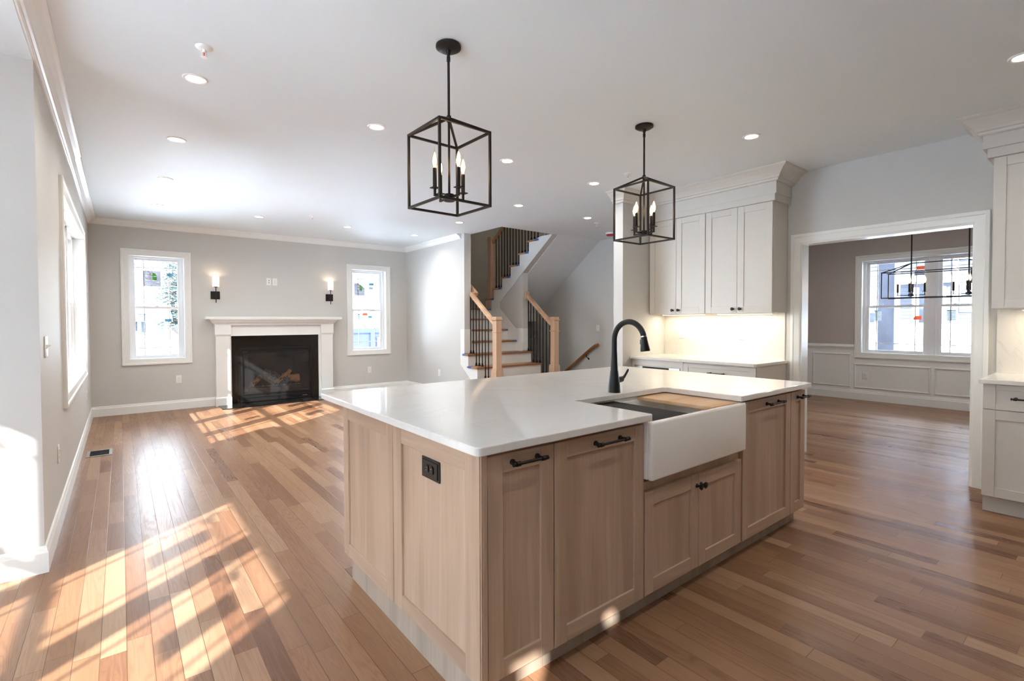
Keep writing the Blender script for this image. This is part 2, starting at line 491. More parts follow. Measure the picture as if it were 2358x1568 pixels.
def wall_grid(mb, axis, a0, a1, u0, u1, z0, z1, holes):
    """solid wall between planes a0 and a1 (normal axis), running u0..u1, with rectangular holes (ua, ub, za, zb)"""
    us = sorted({u0, u1, *[h[0] for h in holes], *[h[1] for h in holes]})
    zs = sorted({z0, z1, *[h[2] for h in holes], *[h[3] for h in holes]})
    us = [u for u in us if u0 <= u <= u1]; zs = [z for z in zs if z0 <= z <= z1]
    def solid(i, j):
        if not (0 <= i < len(us) - 1 and 0 <= j < len(zs) - 1): return False
        u, z = (us[i] + us[i + 1]) / 2, (zs[j] + zs[j + 1]) / 2
        return not any(h[0] < u < h[1] and h[2] < z < h[3] for h in holes)
    def P(a, u, z): return {'x': (a, u, z), 'y': (u, a, z), 'z': (u, z, a)}[axis]
    for i in range(len(us) - 1):
        for j in range(len(zs) - 1):
            if not solid(i, j): continue
            ua, ub, za, zb = us[i], us[i + 1], zs[j], zs[j + 1]
            for a in (a0, a1): mb.add([P(a, ua, za), P(a, ub, za), P(a, ub, zb), P(a, ua, zb)], [(0, 1, 2, 3)])
            for di, dj, e0, e1 in ((-1, 0, (ua, za), (ua, zb)), (1, 0, (ub, za), (ub, zb)), (0, -1, (ua, za), (ub, za)), (0, 1, (ua, zb), (ub, zb))):
                if not solid(i + di, j + dj):
                    mb.add([P(a0, *e0), P(a0, *e1), P(a1, *e1), P(a1, *e0)], [(0, 1, 2, 3)])
def weld(mb): return mb

# windows: opening rectangles in the walls
W_Z0, W_Z1 = .785, 2.280
W_SINGLE = .662
W_TRIPLE = 2.68
WL = (4.88, 7.56)                      # window wall
WN = (.03, 2.71)                       # sunroom
WD = (.095, 2.775)                     # dining
G = .012

def floor_and_shell():
    mb = MB(); wall_grid(mb, 'z', -.12, 0, NX - .2, XD + .2, -4.33, 9.2, [(5.78, XR + .06, 6.3, YF + .08)])
    struct('floor', mb, 'floor', 'oak strip floor with long narrow boards', 'floor')
    mb = MB(); wall_grid(mb, 'z', H, H + .34, XL - .17, XD + .2, -4.33, 9.2, [(4.60, XR + .06, 6.04, YF + .08)])
    struct('ceiling', mb, 'ceil', 'flat white main ceiling with recessed lights', 'ceiling')
    mb = MB(); mb.box(NX - .2, XL, NY - .2, YS + .15, NZ, NZ + .15)
    struct('ceiling', mb, 'ceil', 'lower ceiling over the sunroom bay', 'ceiling')
    # window wall
    mb = MB(); wall_grid(mb, 'x', XL - .17, XL, YS, YF + .17, -.0, H, [(WL[0] - G, WL[1] + G, W_Z0 - G, W_Z1 + G)])
    struct('wall_left', mb, 'wall', 'greige wall with the wide triple window', 'wall')
    mb = MB(); mb.box(XL - .17, XL, -.38, YS, NZ + .001, H)
    struct('wall_left', mb, 'wall', 'narrow header strip over the sunroom opening', 'wall')
    mb = MB(); mb.box(XL - .17, XL, KY, -.38, 0, H)
    struct('wall_left', mb, 'wall', 'wall stub behind the camera', 'wall')
    # sunroom
    mb = MB(); mb.box(NX, XL - .17, YS, YS + .17, 0, NZ)
    struct('wall_bay', mb, 'wall', 'return wall of the sunroom bay, sunlit low down', 'wall')
    mb = MB(); wall_grid(mb, 'x', NX - .17, NX, NY - .17, YS + .17, 0, NZ, [(WN[0] - G, WN[1] + G, W_Z0 - G, W_Z1 + G)])
    struct('wall_bay', mb, 'wall', 'outer window wall of the sunroom bay', 'wall')
    mb = MB(); wall_grid(mb, 'y', NY - .17, NY, NX, XL - .17, 0, NZ, [(-2.02, -.51, .02, W_Z1 + G)])
    struct('wall_bay', mb, 'wall', 'sunroom wall behind the camera', 'wall')
    # fireplace wall
    mb = MB(); wall_grid(mb, 'y', YF, YF + .17, XL - .17, XS, 0, H,
        [(.103 - G, .765 + G, W_Z0 - G, W_Z1 + G), (3.345 - G, 4.007 + G, W_Z0 - G, W_Z1 + G), (1.50, 2.59, .03, .90)])
    struct('wall_back', mb, 'wall', 'greige wall with the fireplace and two windows', 'wall')
    # stair walls
    mb = MB(); mb.box(XS, 4.58, YSE, YF, 0, H + .34)
    struct('wall_stair', mb, 'wall', 'greige wall between living room and staircase', 'wall')
    mb = MB(); mb.box(XS, XR + .13, YF, YF + .17, -2.6, 5.4)
    struct('wall_stair', mb, 'wall', 'end wall of the stairwell', 'wall')
    mb = MB(); mb.box(XR, XR + .13, 3.70, YF, -2.6, 5.4)
    struct('wall_right', mb, 'wall', 'greige wall beside the cellar stair', 'wall')
    mb = MB(); mb.box(4.45, 4.58, 3.6, YF, H + .34, 5.4); mb.box(4.45, XR + .13, 3.5, 3.6, H + .34, 5.4)
    struct('wall_upstairs', mb, 'wall', 'upper storey walls around the stairwell', 'wall')
    mb = MB(); mb.box(4.45, XR + .13, 3.5, YF + .17, 5.4, 5.5)
    struct('ceiling', mb, 'ceil', 'upper storey ceiling over the stairwell', 'ceiling')
    # wall between flights (lower part solid, under the upper flight only)
    poly = [(6.80, -2.4), (YF, -2.4), (YF, 1.53), (7.92, 1.53)]
    for k in range(9, 15):
        y = 7.946 - .26 * (k - 9) - .03; z = .195 * k - .03
        poly += [(y, z - .195), (y, z)]
    poly += [(6.356, 2.76), (6.02, 2.765), (6.80, 2.185)]
    mb = MB(); mb.prism(poly, 'x', X2, X2 + .12)
    struct('wall_stair', mb, 'wall', 'stepped wall between the lower and upper stair flights', 'wall')
    # soffit under upper flight, header and landing
    mb = MB(); mb.prism([(6.0, H), (7.72, 1.48), (7.72, 1.53), (6.0, H + .05)], 'x', X2 + .12, XR)
    struct('ceiling', mb, 'ceil', 'sloping soffit under the upper stair flight', 'ceiling')
    mb = MB(); mb.box(X2 + .12, XR, 7.72, 7.80, 1.31, 1.53)
    struct('trim_1', mb, 'white', 'white header over the cellar stair', 'trim')
    # kitchen walls
    mb = MB(); wall_grid(mb, 'x', XC, XC + .132, KY, 3.57, 0, H, [(.775, 2.029, -1, 2.07)])
    struct('wall_right', mb, 'wall', 'kitchen wall with the cased dining room opening', 'wall')
    mb = MB(); mb.box(4.429, XR, 3.57, 3.70, 0, H)
    struct('wall_kitchen', mb, 'wall', 'short return wall at the end of the kitchen cabinets', 'wall')
    mb = MB(); mb.box(XL - .17, XD + .17, KY - .13, KY, 0, H)
    struct('wall_front', mb, 'wall', 'wall behind the camera', 'wall')
    # dining room
    mb = MB(); wall_grid(mb, 'x', XD, XD + .17, KY, 4.0, 0, H, [(WD[0] - G, WD[1] + G, W_Z0 - G, W_Z1 + G)])
    struct('wall_dining', mb, 'dwall', 'taupe dining room window wall above white wainscot', 'wall')
    mb = MB(); mb.box(XC + .132, XD, -1.77, -1.65, 0, H)
    struct('wall_dining', mb, 'dwall', 'dining room end wall out of the picture', 'wall')
    mb = MB(); mb.box(XC + .132, XD, 3.88, 4.0, 0, H)
    struct('wall_dining', mb, 'dwall', 'dining room side wall', 'wall')
    mb = MB(); mb.box(XC + .133, XC + .14, KY, .69, 0, H); mb.box(XC + .133, XC + .14, 2.12, 3.88, 0, H); mb.box(XC + .133, XC + .14, .69, 2.12, 2.16, H)
    struct('wall_dining', mb, 'dwall', 'dining room face of the kitchen wall', 'wall')
floor_and_shell()

# ------------------------------------------------------------------ trim
CASING = [(0, 0), (0, .012), (.012, .016), (.060, .020), (.066, .026), (.088, .026), (.092, .018), (.092, 0)]
def base_prof(h=.14): return [(0, 0), (.016, 0), (.016, h - .035), (.011, h - .022), (.009, h - .004), (.004, h), (0, h)]
CROWN = [(0, 0), (.010, 0), (.014, -.010), (.030, -.026), (.048, -.058), (.052, -.074), (.060, -.080), (.060, -.084), (0, -.084)]
def crown_prof(d, p): return [(0, 0), (p, 0), (p, -.010), (p * .93, -.017), (p * .80, -.024), (p * .55, -d * .42), (p * .36, -d * .66), (p * .30, -d * .80), (p * .20, -d * .84), (p * .17, -d * .95), (p * .10, -d), (0, -d)]
def wallrun(name, pts, prof, mat, label, cat, z=0.0):
    # room lies to the left of the direction of travel
    mb = MB(); mb.sweep([(x, y, z) for x, y in pts], (0, 0, 1), prof)
    return struct(name, mb, mat, label, cat)
wallrun('baseboard_left', [(XL, YF), (XL, YS), (NX, YS)], [(a, b) for a, b in base_prof()], 'white', 'white baseboard along the window wall', 'baseboard')
wallrun('baseboard_back', [(1.148, YF), (XL, YF)], base_prof(), 'white', 'white baseboard left of the fireplace', 'baseboard')
wallrun('baseboard_stair', [(XS, YSE + .1), (XS, YF), (2.96, YF)], base_prof(), 'white', 'white baseboard right of the fireplace', 'baseboard')
wallrun('trim_2', [(XL, YF - .0), (XL, 5.69)], crown_prof(.085, .085), 'white', 'white crown moulding above the wide window', 'crown moulding', H)
wallrun('trim_2', [(XL, 5.689), (XL, -.38)], crown_prof(.098, .094), 'white', 'white crown moulding above the sunroom opening', 'crown moulding', H)
wallrun('trim_3', [(XS, 6.945), (XS, YF), (XL, YF)], crown_prof(.085, .085), 'white', 'white crown moulding over the fireplace and stair wall', 'crown moulding', H)

# cased opening to the dining room
def cased_opening():
    t = thing('door_1', 'white cased opening between kitchen and dining room', 'door opening', (XC, 1.402, 0), kind='structure')
    prof = [(0, 0), (0, .012), (.010, .016), (.056, .020), (.062, .026), (.086, .026), (.089, .018), (.089, 0)]
    for sgn, x in ((-1, XC), (1, XC + .14)):
        mb = MB(); pts = [(x, 2.029, 0), (x, 2.029, 2.07), (x, .775, 2.07), (x, .775, 0)]
        if sgn > 0: pts = pts[::-1]
        mb.sweep(pts, (sgn, 0, 0), [(a, b) for a, b in prof] if True else prof)
        mb.obj('casing', 'white', t)
    mb = MB(); mb.box(XC - .004, XC + .144, 2.017, 2.029, 0, 2.058); mb.box(XC - .004, XC + .144, .775, .787, 0, 2.058); mb.box(XC - .004, XC + .144, .775, 2.029, 2.058, 2.07)
    mb.obj('jamb', 'white', t)
cased_opening()

# ------------------------------------------------------------------ windows
def window(name, label, loc, rz, width, units, group=None):
    """local frame: x along the wall, y outwards, z up; origin at the centre of the opening on the wall face"""
    t = thing(name, label, 'window', loc, kind='structure', rz=rz, local=True)
    a, b = -width / 2, width / 2
    mb = MB(); mb.sweep([(a, 0, W_Z0), (b, 0, W_Z0), (b, 0, W_Z1), (a, 0, W_Z1)][::-1], (0, -1, 0), CASING, True)
    mb.obj('casing', 'white', t)
    mb = MB(); mb.box(a - .011, a, .0, .165, W_Z0 - .011, W_Z1 + .011); mb.box(b, b + .011, 0, .165, W_Z0 - .011, W_Z1 + .011)
    mb.box(a, b, 0, .165, W_Z0 - .011, W_Z0); mb.box(a, b, 0, .165, W_Z1, W_Z1 + .011)
    mb.obj('jamb', 'white', t)
    uw = .845 if units > 1 else width
    gap = (width - units * uw) / (units - 1) if units > 1 else 0
    gl = []
    for k in range(units):
        x0 = a + k * (uw + gap); x1 = x0 + uw
        m = .03
        if units > 1 and k < units - 1:
            mb = MB(); mb.box(x1, x1 + gap, .072, .165, W_Z0, W_Z1, .003); mb.obj('mullion', 'vinyl', t)
        mb = MB(); mb.box(x0, x0 + m, .085, .175, W_Z0, W_Z1); mb.box(x1 - m, x1, .085, .175, W_Z0, W_Z1)
        mb.box(x0 + m, x1 - m, .085, .175, W_Z1 - m + .008, W_Z1); mb.box(x0 + m, x1 - m, .085, .175, W_Z0, W_Z0 + .016)
        for q in (0, 1):
            xx = x0 + m if q == 0 else x1 - m - .008
            mb.box(xx, xx + .008, .100, .108, W_Z0, W_Z1)
        mb.obj('frame', 'vinyl', t)
        xa, xb = x0 + m + .002, x1 - m - .002
        st = .0405; zm = 1.533
        for up in (0, 1):
            y0 = .108 if up == 0 else .140
            za, zb = (W_Z0 + .016, zm + .018) if up == 0 else (zm - .018, W_Z1 - .022)
            br, tr = (.030, .034) if up == 0 else (.034, .030)
            mb = MB()
            mb.box(xa, xa + st, y0, y0 + .030, za, zb, .003); mb.box(xb - st, xb, y0, y0 + .030, za, zb, .003)
            mb.box(xa + st, xb - st, y0, y0 + .030, za, za + br, .003); mb.box(xa + st, xb - st, y0, y0 + .030, zb - tr, zb, .003)
            if up == 0: mb.box(xa + .10, xb - .10, y0 - .010, y0, za + .004, za + .012)
            s_ = mb.obj('sash', 'vinyl', t)
            ga, gb, gza, gzb = xa + st, xb - st, za + br, zb - tr
            mb = MB(); mb.box(ga, gb, y0 + .013, y0 + .017, gza, gzb); mb.obj('pane', 'pane', s_)
            mw = .013; mz = gzb - .105 if up else gza + .105
            d = .105 if units == 1 else .100
            mb = MB(); mb.box(ga + d - mw / 2, ga + d + mw / 2, y0 + .009, y0 + .021, gza, gzb); mb.box(gb - d - mw / 2, gb - d + mw / 2, y0 + .009, y0 + .021, gza, gzb)
            mb.box(ga, gb, y0 + .0095, y0 + .0205, mz - mw / 2, mz + mw / 2)
            mb.obj('muntin', 'vinyl', s_)
            gl.append((k, up, ga, gb, gza, gzb, y0 + .0095))
            if up == 0:
                for lx in ((xa + xb) / 2,) if units == 1 else (xa + .19, xb - .19):
                    mb = MB(); mb.box(lx - .030, lx + .030, y0 - .002, y0 + .026, zb, zb + .006, .002); mb.box(lx - .012, lx + .012, y0 + .004, y0 + .022, zb + .006, zb + .014, .002)
                    mb.bar((lx, y0 + .012, zb + .012), (lx + .038, y0 + .006, zb + .017), .008, .005)
                    mb.obj('sash_lock', 'vinyl', s_)
    return t, gl
win1, gl1 = window('window_1', 'white double-hung window left of the fireplace', (.434, YF, 0), 0, W_SINGLE, 1)
win2, gl2 = window('window_2', 'white double-hung window right of the fireplace', (3.676, YF, 0), 0, W_SINGLE, 1)
win3, gl3 = window('window_3', 'wide triple window on the left wall', (XL, sum(WL) / 2, 0), PI / 2, W_TRIPLE, 3)
win4, gl4 = window('window_4', 'triple window of the sunroom bay', (NX, sum(WN) / 2, 0), PI / 2, W_TRIPLE, 3)
win5, gl5 = window('window_5', 'white triple window in the dining room', (XD, sum(WD) / 2, 0), -PI / 2, W_TRIPLE, 3)

# unseen sunroom door; panes shaped to cast island sun spots and brighten the bay
def sun_spot_door():
    t = thing('door_2', 'sunroom double door behind the camera, panes shaped for sun spots and fill', 'door', (-1.265, NY, 0), kind='structure')
    x0, x1, y = -2.02, -.51, NY - .11
    mb = MB(); mb.box(x0, x0 + .03, NY - .165, NY, .02, 2.29); mb.box(x1 - .03, x1, NY - .165, NY, .02, 2.29); mb.box(x0 + .03, x1 - .03, NY - .165, NY, 2.262, 2.29)
    mb.obj('frame', 'white', t)
    for a, b, holes in ((-1.988, -1.07, [(-1.90, -1.15, .20, 1.05), (-1.75, -1.58, 1.70, 2.18), (-1.28, -1.165, 2.09, 2.18)]), (-1.066, -.542, [(-.98, -.62, .20, 1.05)])):
        mb = MB(); wall_grid(mb, 'y', y - .02, y + .02, a, b, .025, 2.26, holes)
        lf = mb.obj('door_leaf', 'white', t)
        for h in holes:
            mb = MB(); mb.box(h[0], h[1], y - .003, y + .003, h[2], h[3]); mb.obj('pane', 'pane', lf)
    mb = MB(); mb.bar((-1.10, y + .02, 1.0), (-1.10, y + .06, 1.0), .02); mb.bar((-1.10, y + .055, 1.0), (-1.22, y + .055, 1.0), .016); mb.obj('handle', 'black', lf)
sun_spot_door()

# ------------------------------------------------------------------ stickers on the glass
def txt_mesh(body, size):
    cu = bpy.data.curves.new('lettering', 'FONT'); cu.body = body; cu.size = size; cu.align_x = 'CENTER'; cu.align_y = 'CENTER'; cu.extrude = .0003
    ob = bpy.data.objects.new('lettering', cu); col.objects.link(ob)
    dg = bpy.context.evaluated_depsgraph_get(); me = bpy.data.meshes.new_from_object(ob.evaluated_get(dg))
    vs = [v.co.copy() for v in me.vertices]; fs = [list(p.vertices) for p in me.polygons]
    bpy.data.objects.remove(ob); bpy.data.curves.remove(cu)
    return vs, fs
TXT = {}
def lettering(mb, body, size, cx, y, cz, mirror=True):
    if (body, size) not in TXT: TXT[(body, size)] = txt_mesh(body, size)
    vs, fs = TXT[(body, size)]
    mb.add([((-v.x if mirror else v.x) + cx, y + v.z, v.y + cz) for v in vs], fs)
def put(o, win, extra=None):
    o.location = win.location; o.rotation_euler = win.rotation_euler; return o
def brand_sticker(win, gl, idx, cx, cz, label, folded=False, w=.21, h=.23):  # film, logo, lettering
    k, up, ga, gb, za, zb, y = gl[idx]
    y -= .0012
    x0, x1, z0, z1 = cx - w / 2, cx + w / 2, cz - h / 2, cz + h / 2
    poly = [(x0, z0), (x1, z0), (x1, z1 - (h * .38 if folded else 0)), (x1 - (w * .62 if folded else 0), z1), (x0, z1)]
    if not folded: poly = [(x0, z0), (x1, z0), (x1, z1), (x0, z1)]
    t = thing('window_sticker', label, 'sticker', win.location, 'printed stickers on the window glass', rz=win.rotation_euler.z, local=True)
    mb = MB(); mb.prism(poly, 'y', y, y + .001); mb.obj('film', 'sticker', t)
    R = .055; lx, lz = cx, cz + .035
    mb = MB()
    for q in range(4):
        a0 = q * PI / 2 + .09; pts = [(lx + .006 * math.cos(q * PI / 2 + PI / 4), lz + .006 * math.sin(q * PI / 2 + PI / 4))]
        if q == 3: pts += [(lx + R, lz - .005), (lx + R, lz - R), (lx + .005, lz - R)]
        else: pts += [(lx + R * math.cos(a0 + i * (PI / 2 - .18) / 8), lz + R * math.sin(a0 + i * (PI / 2 - .18) / 8)) for i in range(9)]
        mb.k = 1 if q in (0, 3) else 0
        mb.prism(pts, 'y', y - .0010, y - .0001)
    mb.obj('logo', ['stwhite', 'stgreen'], t)
    mb = MB(); lettering(mb, 'PARADIGM', .033, cx, y - .0008, cz - .055)
    mb.obj('lettering', 'stwhite', t)
    mb = MB()
    for j in range(2): mb.box(cx - .08, cx + .08, y - .0010, y - .0001, cz - .090 - j * .011, cz - .087 - j * .011)
    mb.obj('fine_print', 'stwhite', t)
def small_label(win, gl, idx, cx, cz, w, h, mat, label, cut=0.0, name='window_label', lines=0):
    k, up, ga, gb, za, zb, y = gl[idx]
    y -= .0012
    poly = [(cx - w / 2, cz - h / 2), (cx + w / 2, cz - h / 2), (cx + w / 2, cz + h / 2), (cx - w / 2 + cut, cz + h / 2), (cx - w / 2, cz + h / 2 - cut)] if cut else [(cx - w / 2, cz - h / 2), (cx + w / 2, cz - h / 2), (cx + w / 2, cz + h / 2), (cx - w / 2, cz + h / 2)]
    mb = MB(); mb.prism(poly, 'y', y, y + .001)
    mb.k = 1
    for j in range(lines):
        zz = cz + h / 2 - h * (j + .6) / (lines + .4); ww = w * (.8 if j % 3 else .5)
        mb.box(cx - w * .42, cx - w * .42 + ww, y - .0006, y - .00005, zz - .0012, zz + .0012)
    if lines and mat == 'paper': mb.box(cx - w * .48, cx + w * .48, y - .0006, y - .00005, cz + h / 2 - .010, cz + h / 2 - .003)
    o = mb.obj(name, [mat, 'print']); put(o, win)
    return tag(o, label, 'label', 'small labels on the window glass')
brand_sticker(win1, gl1, 1, -.052, 1.965, 'square grey brand sticker high on the window left of the fireplace')
small_label(win1, gl1, 1, .165, 2.035, .080, .045, 'teal', 'small teal label high on the window left of the fireplace')
small_label(win1, gl1, 0, .135, 1.345, .085, .042, 'teal', 'small teal label low on the window left of the fireplace')
small_label(win1, gl1, 0, -.170, 1.390, .110, .100, 'paper', 'faint paper label under the meeting rail, window left of the fireplace', lines=4)
brand_sticker(win2, gl2, 1, -.125, 1.925, 'grey brand sticker with folded corner on the window right of the fireplace', True, .20, .23)
small_label(win2, gl2, 1, .105, 2.030, .085, .045, 'teal', 'small teal label high on the window right of the fireplace')
small_label(win2, gl2, 1, .100, 1.955, .085, .050, 'sticker', 'small grey label below a teal one, window right of the fireplace', lines=2)
small_label(win2, gl2, 0, -.145, 1.400, .080, .125, 'paper', 'white paper label low on the window right of the fireplace', lines=6)
small_label(win2, gl2, 0, -.035, 1.455, .100, .052, 'orange', 'orange label low on the window right of the fireplace', .018)
small_label(win2, gl2, 0, .065, 1.405, .075, .042, 'teal', 'small teal label low on the window right of the fireplace')
wy = sum(WD) / 2
def dx(y): return wy - y
small_label(win5, gl5, 0, dx(2.585), 1.390, .100, .165, 'paper', 'white paper label on the first lower sash of the dining window', lines=8)
small_label(win5, gl5, 0, dx(2.075), 1.350, .100, .062, 'orange', 'orange label with cut corner on the lower sash of the dining window', .03)
small_label(win5, gl5, 2, dx(1.675), 1.385, .105, .160, 'paper', 'white paper label on the second lower sash of the dining window', lines=8)
small_label(win5, gl5, 2, dx(1.30), 1.345, .10, .065, 'orange', 'orange label beside the opening trim on the dining window', .02)
small_label(win5, gl5, 1, dx(2.047), 2.125, .105, .055, 'orange', 'orange label high on the first upper sash of the dining window')
small_label(win5, gl5, 1, dx(2.063), 2.045, .130, .078, 'sticker', 'grey label under the orange one on the dining window', lines=3)
small_label(win5, gl5, 3, dx(1.375), 1.97, .21, .23, 'maroon', 'dark maroon sticker behind the chandelier on the dining window')
for q, (g_, wn_, lab) in enumerate(((gl3, win3, 'wide left window'), (gl4, win4, 'sunroom window'))):
    for u in range(3):
        kk, up, ga, gb, za, zb, y = g_[2 * u + 1]
        brand_sticker(wn_, g_, 2 * u + 1, ga + .325, 1.965, 'grey brand sticker on upper sash %s of the %s' % (('one', 'two', 'three')[u], lab), w=.19, h=.24)
        small_label(wn_, g_, 2 * u + 1, gb - .16, 2.10, .09, .05, 'teal', 'small teal label on upper sash %s of the %s' % (('one', 'two', 'three')[u], lab))
        small_label(wn_, g_, 2 * u, ga + .20, 1.36, .10, .16, 'paper', 'paper label on lower sash %s of the %s' % (('one', 'two', 'three')[u], lab), lines=6)

# ------------------------------------------------------------------ dining wainscot
def wainscot():
    mb = MB(); mb.box(XD - .008, XD, KY, WD[0] - .092, 0, .90); mb.box(XD - .008, XD, WD[1] + .092, 3.88, 0, .90); mb.box(XD - .008, XD, WD[0] - .092, WD[1] + .092, 0, .69)
    struct('trim_5', mb, 'white', 'white wainscot panel field under the dining window', 'wainscot')
    prof = [(0, 0), (.022, 0), (.022, .012), (.034, .026), (.034, .040), (.014, .052), (.014, .066), (0, .070)]
    for a, b, lab in ((3.88, WD[1] + .093, 'white chair rail left of the dining window'), (WD[0] - .093, KY, 'white chair rail right of the dining window')):
        mb = MB(); mb.sweep([(XD - .008, a, .845), (XD - .008, b, .845)][::-1], (0, 0, 1), prof); struct('trim_5', mb, 'white', lab, 'chair rail')
    mb = MB(); mb.sweep([(XD - .008, KY, 0), (XD - .008, 3.88, 0)], (0, 0, 1), base_prof(.15)); struct('baseboard_dining', mb, 'white', 'white baseboard under the dining wainscot', 'baseboard')
    pm = [(0, 0), (0, .006), (.006, .014), (.016, .012), (.024, .005), (.028, 0)]
    for (a, b, z0, z1, lab) in ((3.476, 2.948, .221, .738, 'tall wainscot frame beside the dining window'), (2.849, 1.902, .215, .579, 'low wainscot frame with outlet below the dining window'),
                           (1.812, .90, .214, .579, 'second low wainscot frame below the dining window'), (.81, -.05, .214, .579, 'third low wainscot frame below the dining window')):
        mb = MB(); mb.sweep([(XD - .008, a, z0), (XD - .008, b, z0), (XD - .008, b, z1), (XD - .008, a, z1)], (-1, 0, 0), [(p * -1, q) for p, q in pm], True)
        struct('trim_6', mb, 'white', lab, 'wainscot frame')
wainscot()

# ------------------------------------------------------------------ electrical plates (local frame: plate faces -y)
def outlet_mesh(name, label, loc, rz, duplex=True, w=.072, h=.118, mat='plastic', slots=True, kind='outlet', holes=0):
    t = thing(name, label, kind, loc, 'wall plates', rz=rz, local=True)
    mb = MB(); mb.box(-w / 2, w / 2, -.006, 0, -h / 2, h / 2, .003, 2); mb.obj('cover_plate', mat, t)
    if duplex:
        for s_ in (-1, 1):
            mb = MB(); zc = s_ * .020
            pts = [(.0165 * math.cos(a) if abs(math.cos(a)) < .99 else .0165 * math.cos(a), zc + max(-.0135, min(.0135, .0175 * math.sin(a)))) for a in [i * PI / 10 for i in range(20)]]
            mb.prism(pts, 'y', -.0085, -.005)
            mb.k = 1
            mb.box(-.0075, -.0055, -.009, -.0075, zc - .001, zc + .007); mb.box(.0055, .0075, -.009, -.0075, zc - .001, zc + .006)
            mb.lathe([(.0022, -.009), (.0022, -.0075)], (0, 0, zc - .007), 8, axis='y')
            mb.obj('receptacle', [mat, 'hole'], t)
    for q in range(holes):
        mb = MB(); mb.lathe([(.007, -.008), (.007, -.004)], (0, 0, .018 - q * .036), 12, axis='y'); mb.obj('jack', 'hole', t)
    mb = MB(); mb.lathe([(.003, -.0075), (.003, -.0055)], (0, 0, 0 if duplex else h / 2 - .012), 8, axis='y'); mb.obj('screw', 'steel' if mat == 'plastic' else 'black', t)
    return t
o_ = outlet_mesh('wall_outlet', 'white duplex outlet low between the left window and the mantel', (.679, YF, .453), 0)
dup(o_, (3.673, YF, .407), 0, 'white duplex outlet low under the window right of the fireplace')
dup(o_, (2.039, YF, 1.985), 0, 'white duplex outlet high over the mantel, right of the cable plate')
dup(o_, (XS, 7.688, .401), PI / 2 * -1, 'white outlet low on the wall beside the staircase')
dup(o_, (XL, 4.327, .463), PI / 2, 'white outlet low on the left wall, nearest the sunroom corner')
dup(o_, (XL, 7.75, .45), PI / 2, 'white outlet on the left wall under the far end of the wide window')
dup(o_, (XC - .012, 3.333, 1.167), -PI / 2, 'white outlet on the backsplash, closer to the return wall')
dup(o_, (XC - .012, 2.600, 1.169), -PI / 2, 'white outlet on the backsplash, closer to the cased opening')
dup(o_, (XD - .008, 2.715, .404), -PI / 2, 'white outlet in the dining room wainscot')
outlet_mesh('cable_plate', 'white plate with two dark jacks high over the mantel', (1.946, YF, 1.985), 0, False, holes=2, kind='wall plate')
def switch(label, loc, rz, gang, toggles):
    w = .072 + .046 * (gang - 1)
    t = thing('light_switch', label, 'light switch', loc, 'light switches', rz=rz, local=True)
    mb = MB(); mb.box(-w / 2, w / 2, -.006, 0, -.059, .059, .003, 2); mb.obj('cover_plate', 'plastic', t)
    for g in range(gang):
        x = (g - (gang - 1) / 2) * .046
        mb = MB()
        if toggles:
            mb.box(x - .005, x + .005, -.010, -.005, -.012, .012); mb.bar((x, -.006, 0), (x, -.020, .006), .007, .009)
        else: mb.box(x - .0165, x + .0165, -.010, -.005, -.033, .033, .002)
        mb.obj('toggle' if toggles else 'rocker', 'plastic', t)
switch('white two-gang toggle switch on the left wall near the sunroom corner', (XL, 3.785, 1.18), PI / 2, 2, True)
switch('white rocker switch on the wall above the cellar handrail', (XR, 6.045, 1.18), -PI / 2, 1, False)

# ------------------------------------------------------------------ floor register
t = thing('floor_register', 'metal floor register beside the left wall', 'floor vent', (-.18, 6.445, 0))
mb = MB(); a, b, c, d = -.284, -.083, 6.295, 6.595
mb.box(a, b, c, c + .028, 0, .006, .002); mb.box(a, b, d - .028, d, 0, .006, .002); mb.box(a, a + .026, c + .028, d - .028, 0, .006, .002); mb.box(b - .026, b, c + .028, d - .028, 0, .006, .002)
mb.obj('frame', 'register', t)
mb = MB(); mb.box(a + .026, b - .026, c + .028, d - .028, .0003, .0012); mb.obj('duct', 'hole', t)
mb = MB()
for i in range(13): y = c + .046 + i * .0177; mb.box(a + .026, b - .026, y - .002, y + .002, .001, .005)
mb.obj('grille', 'bronze', t)

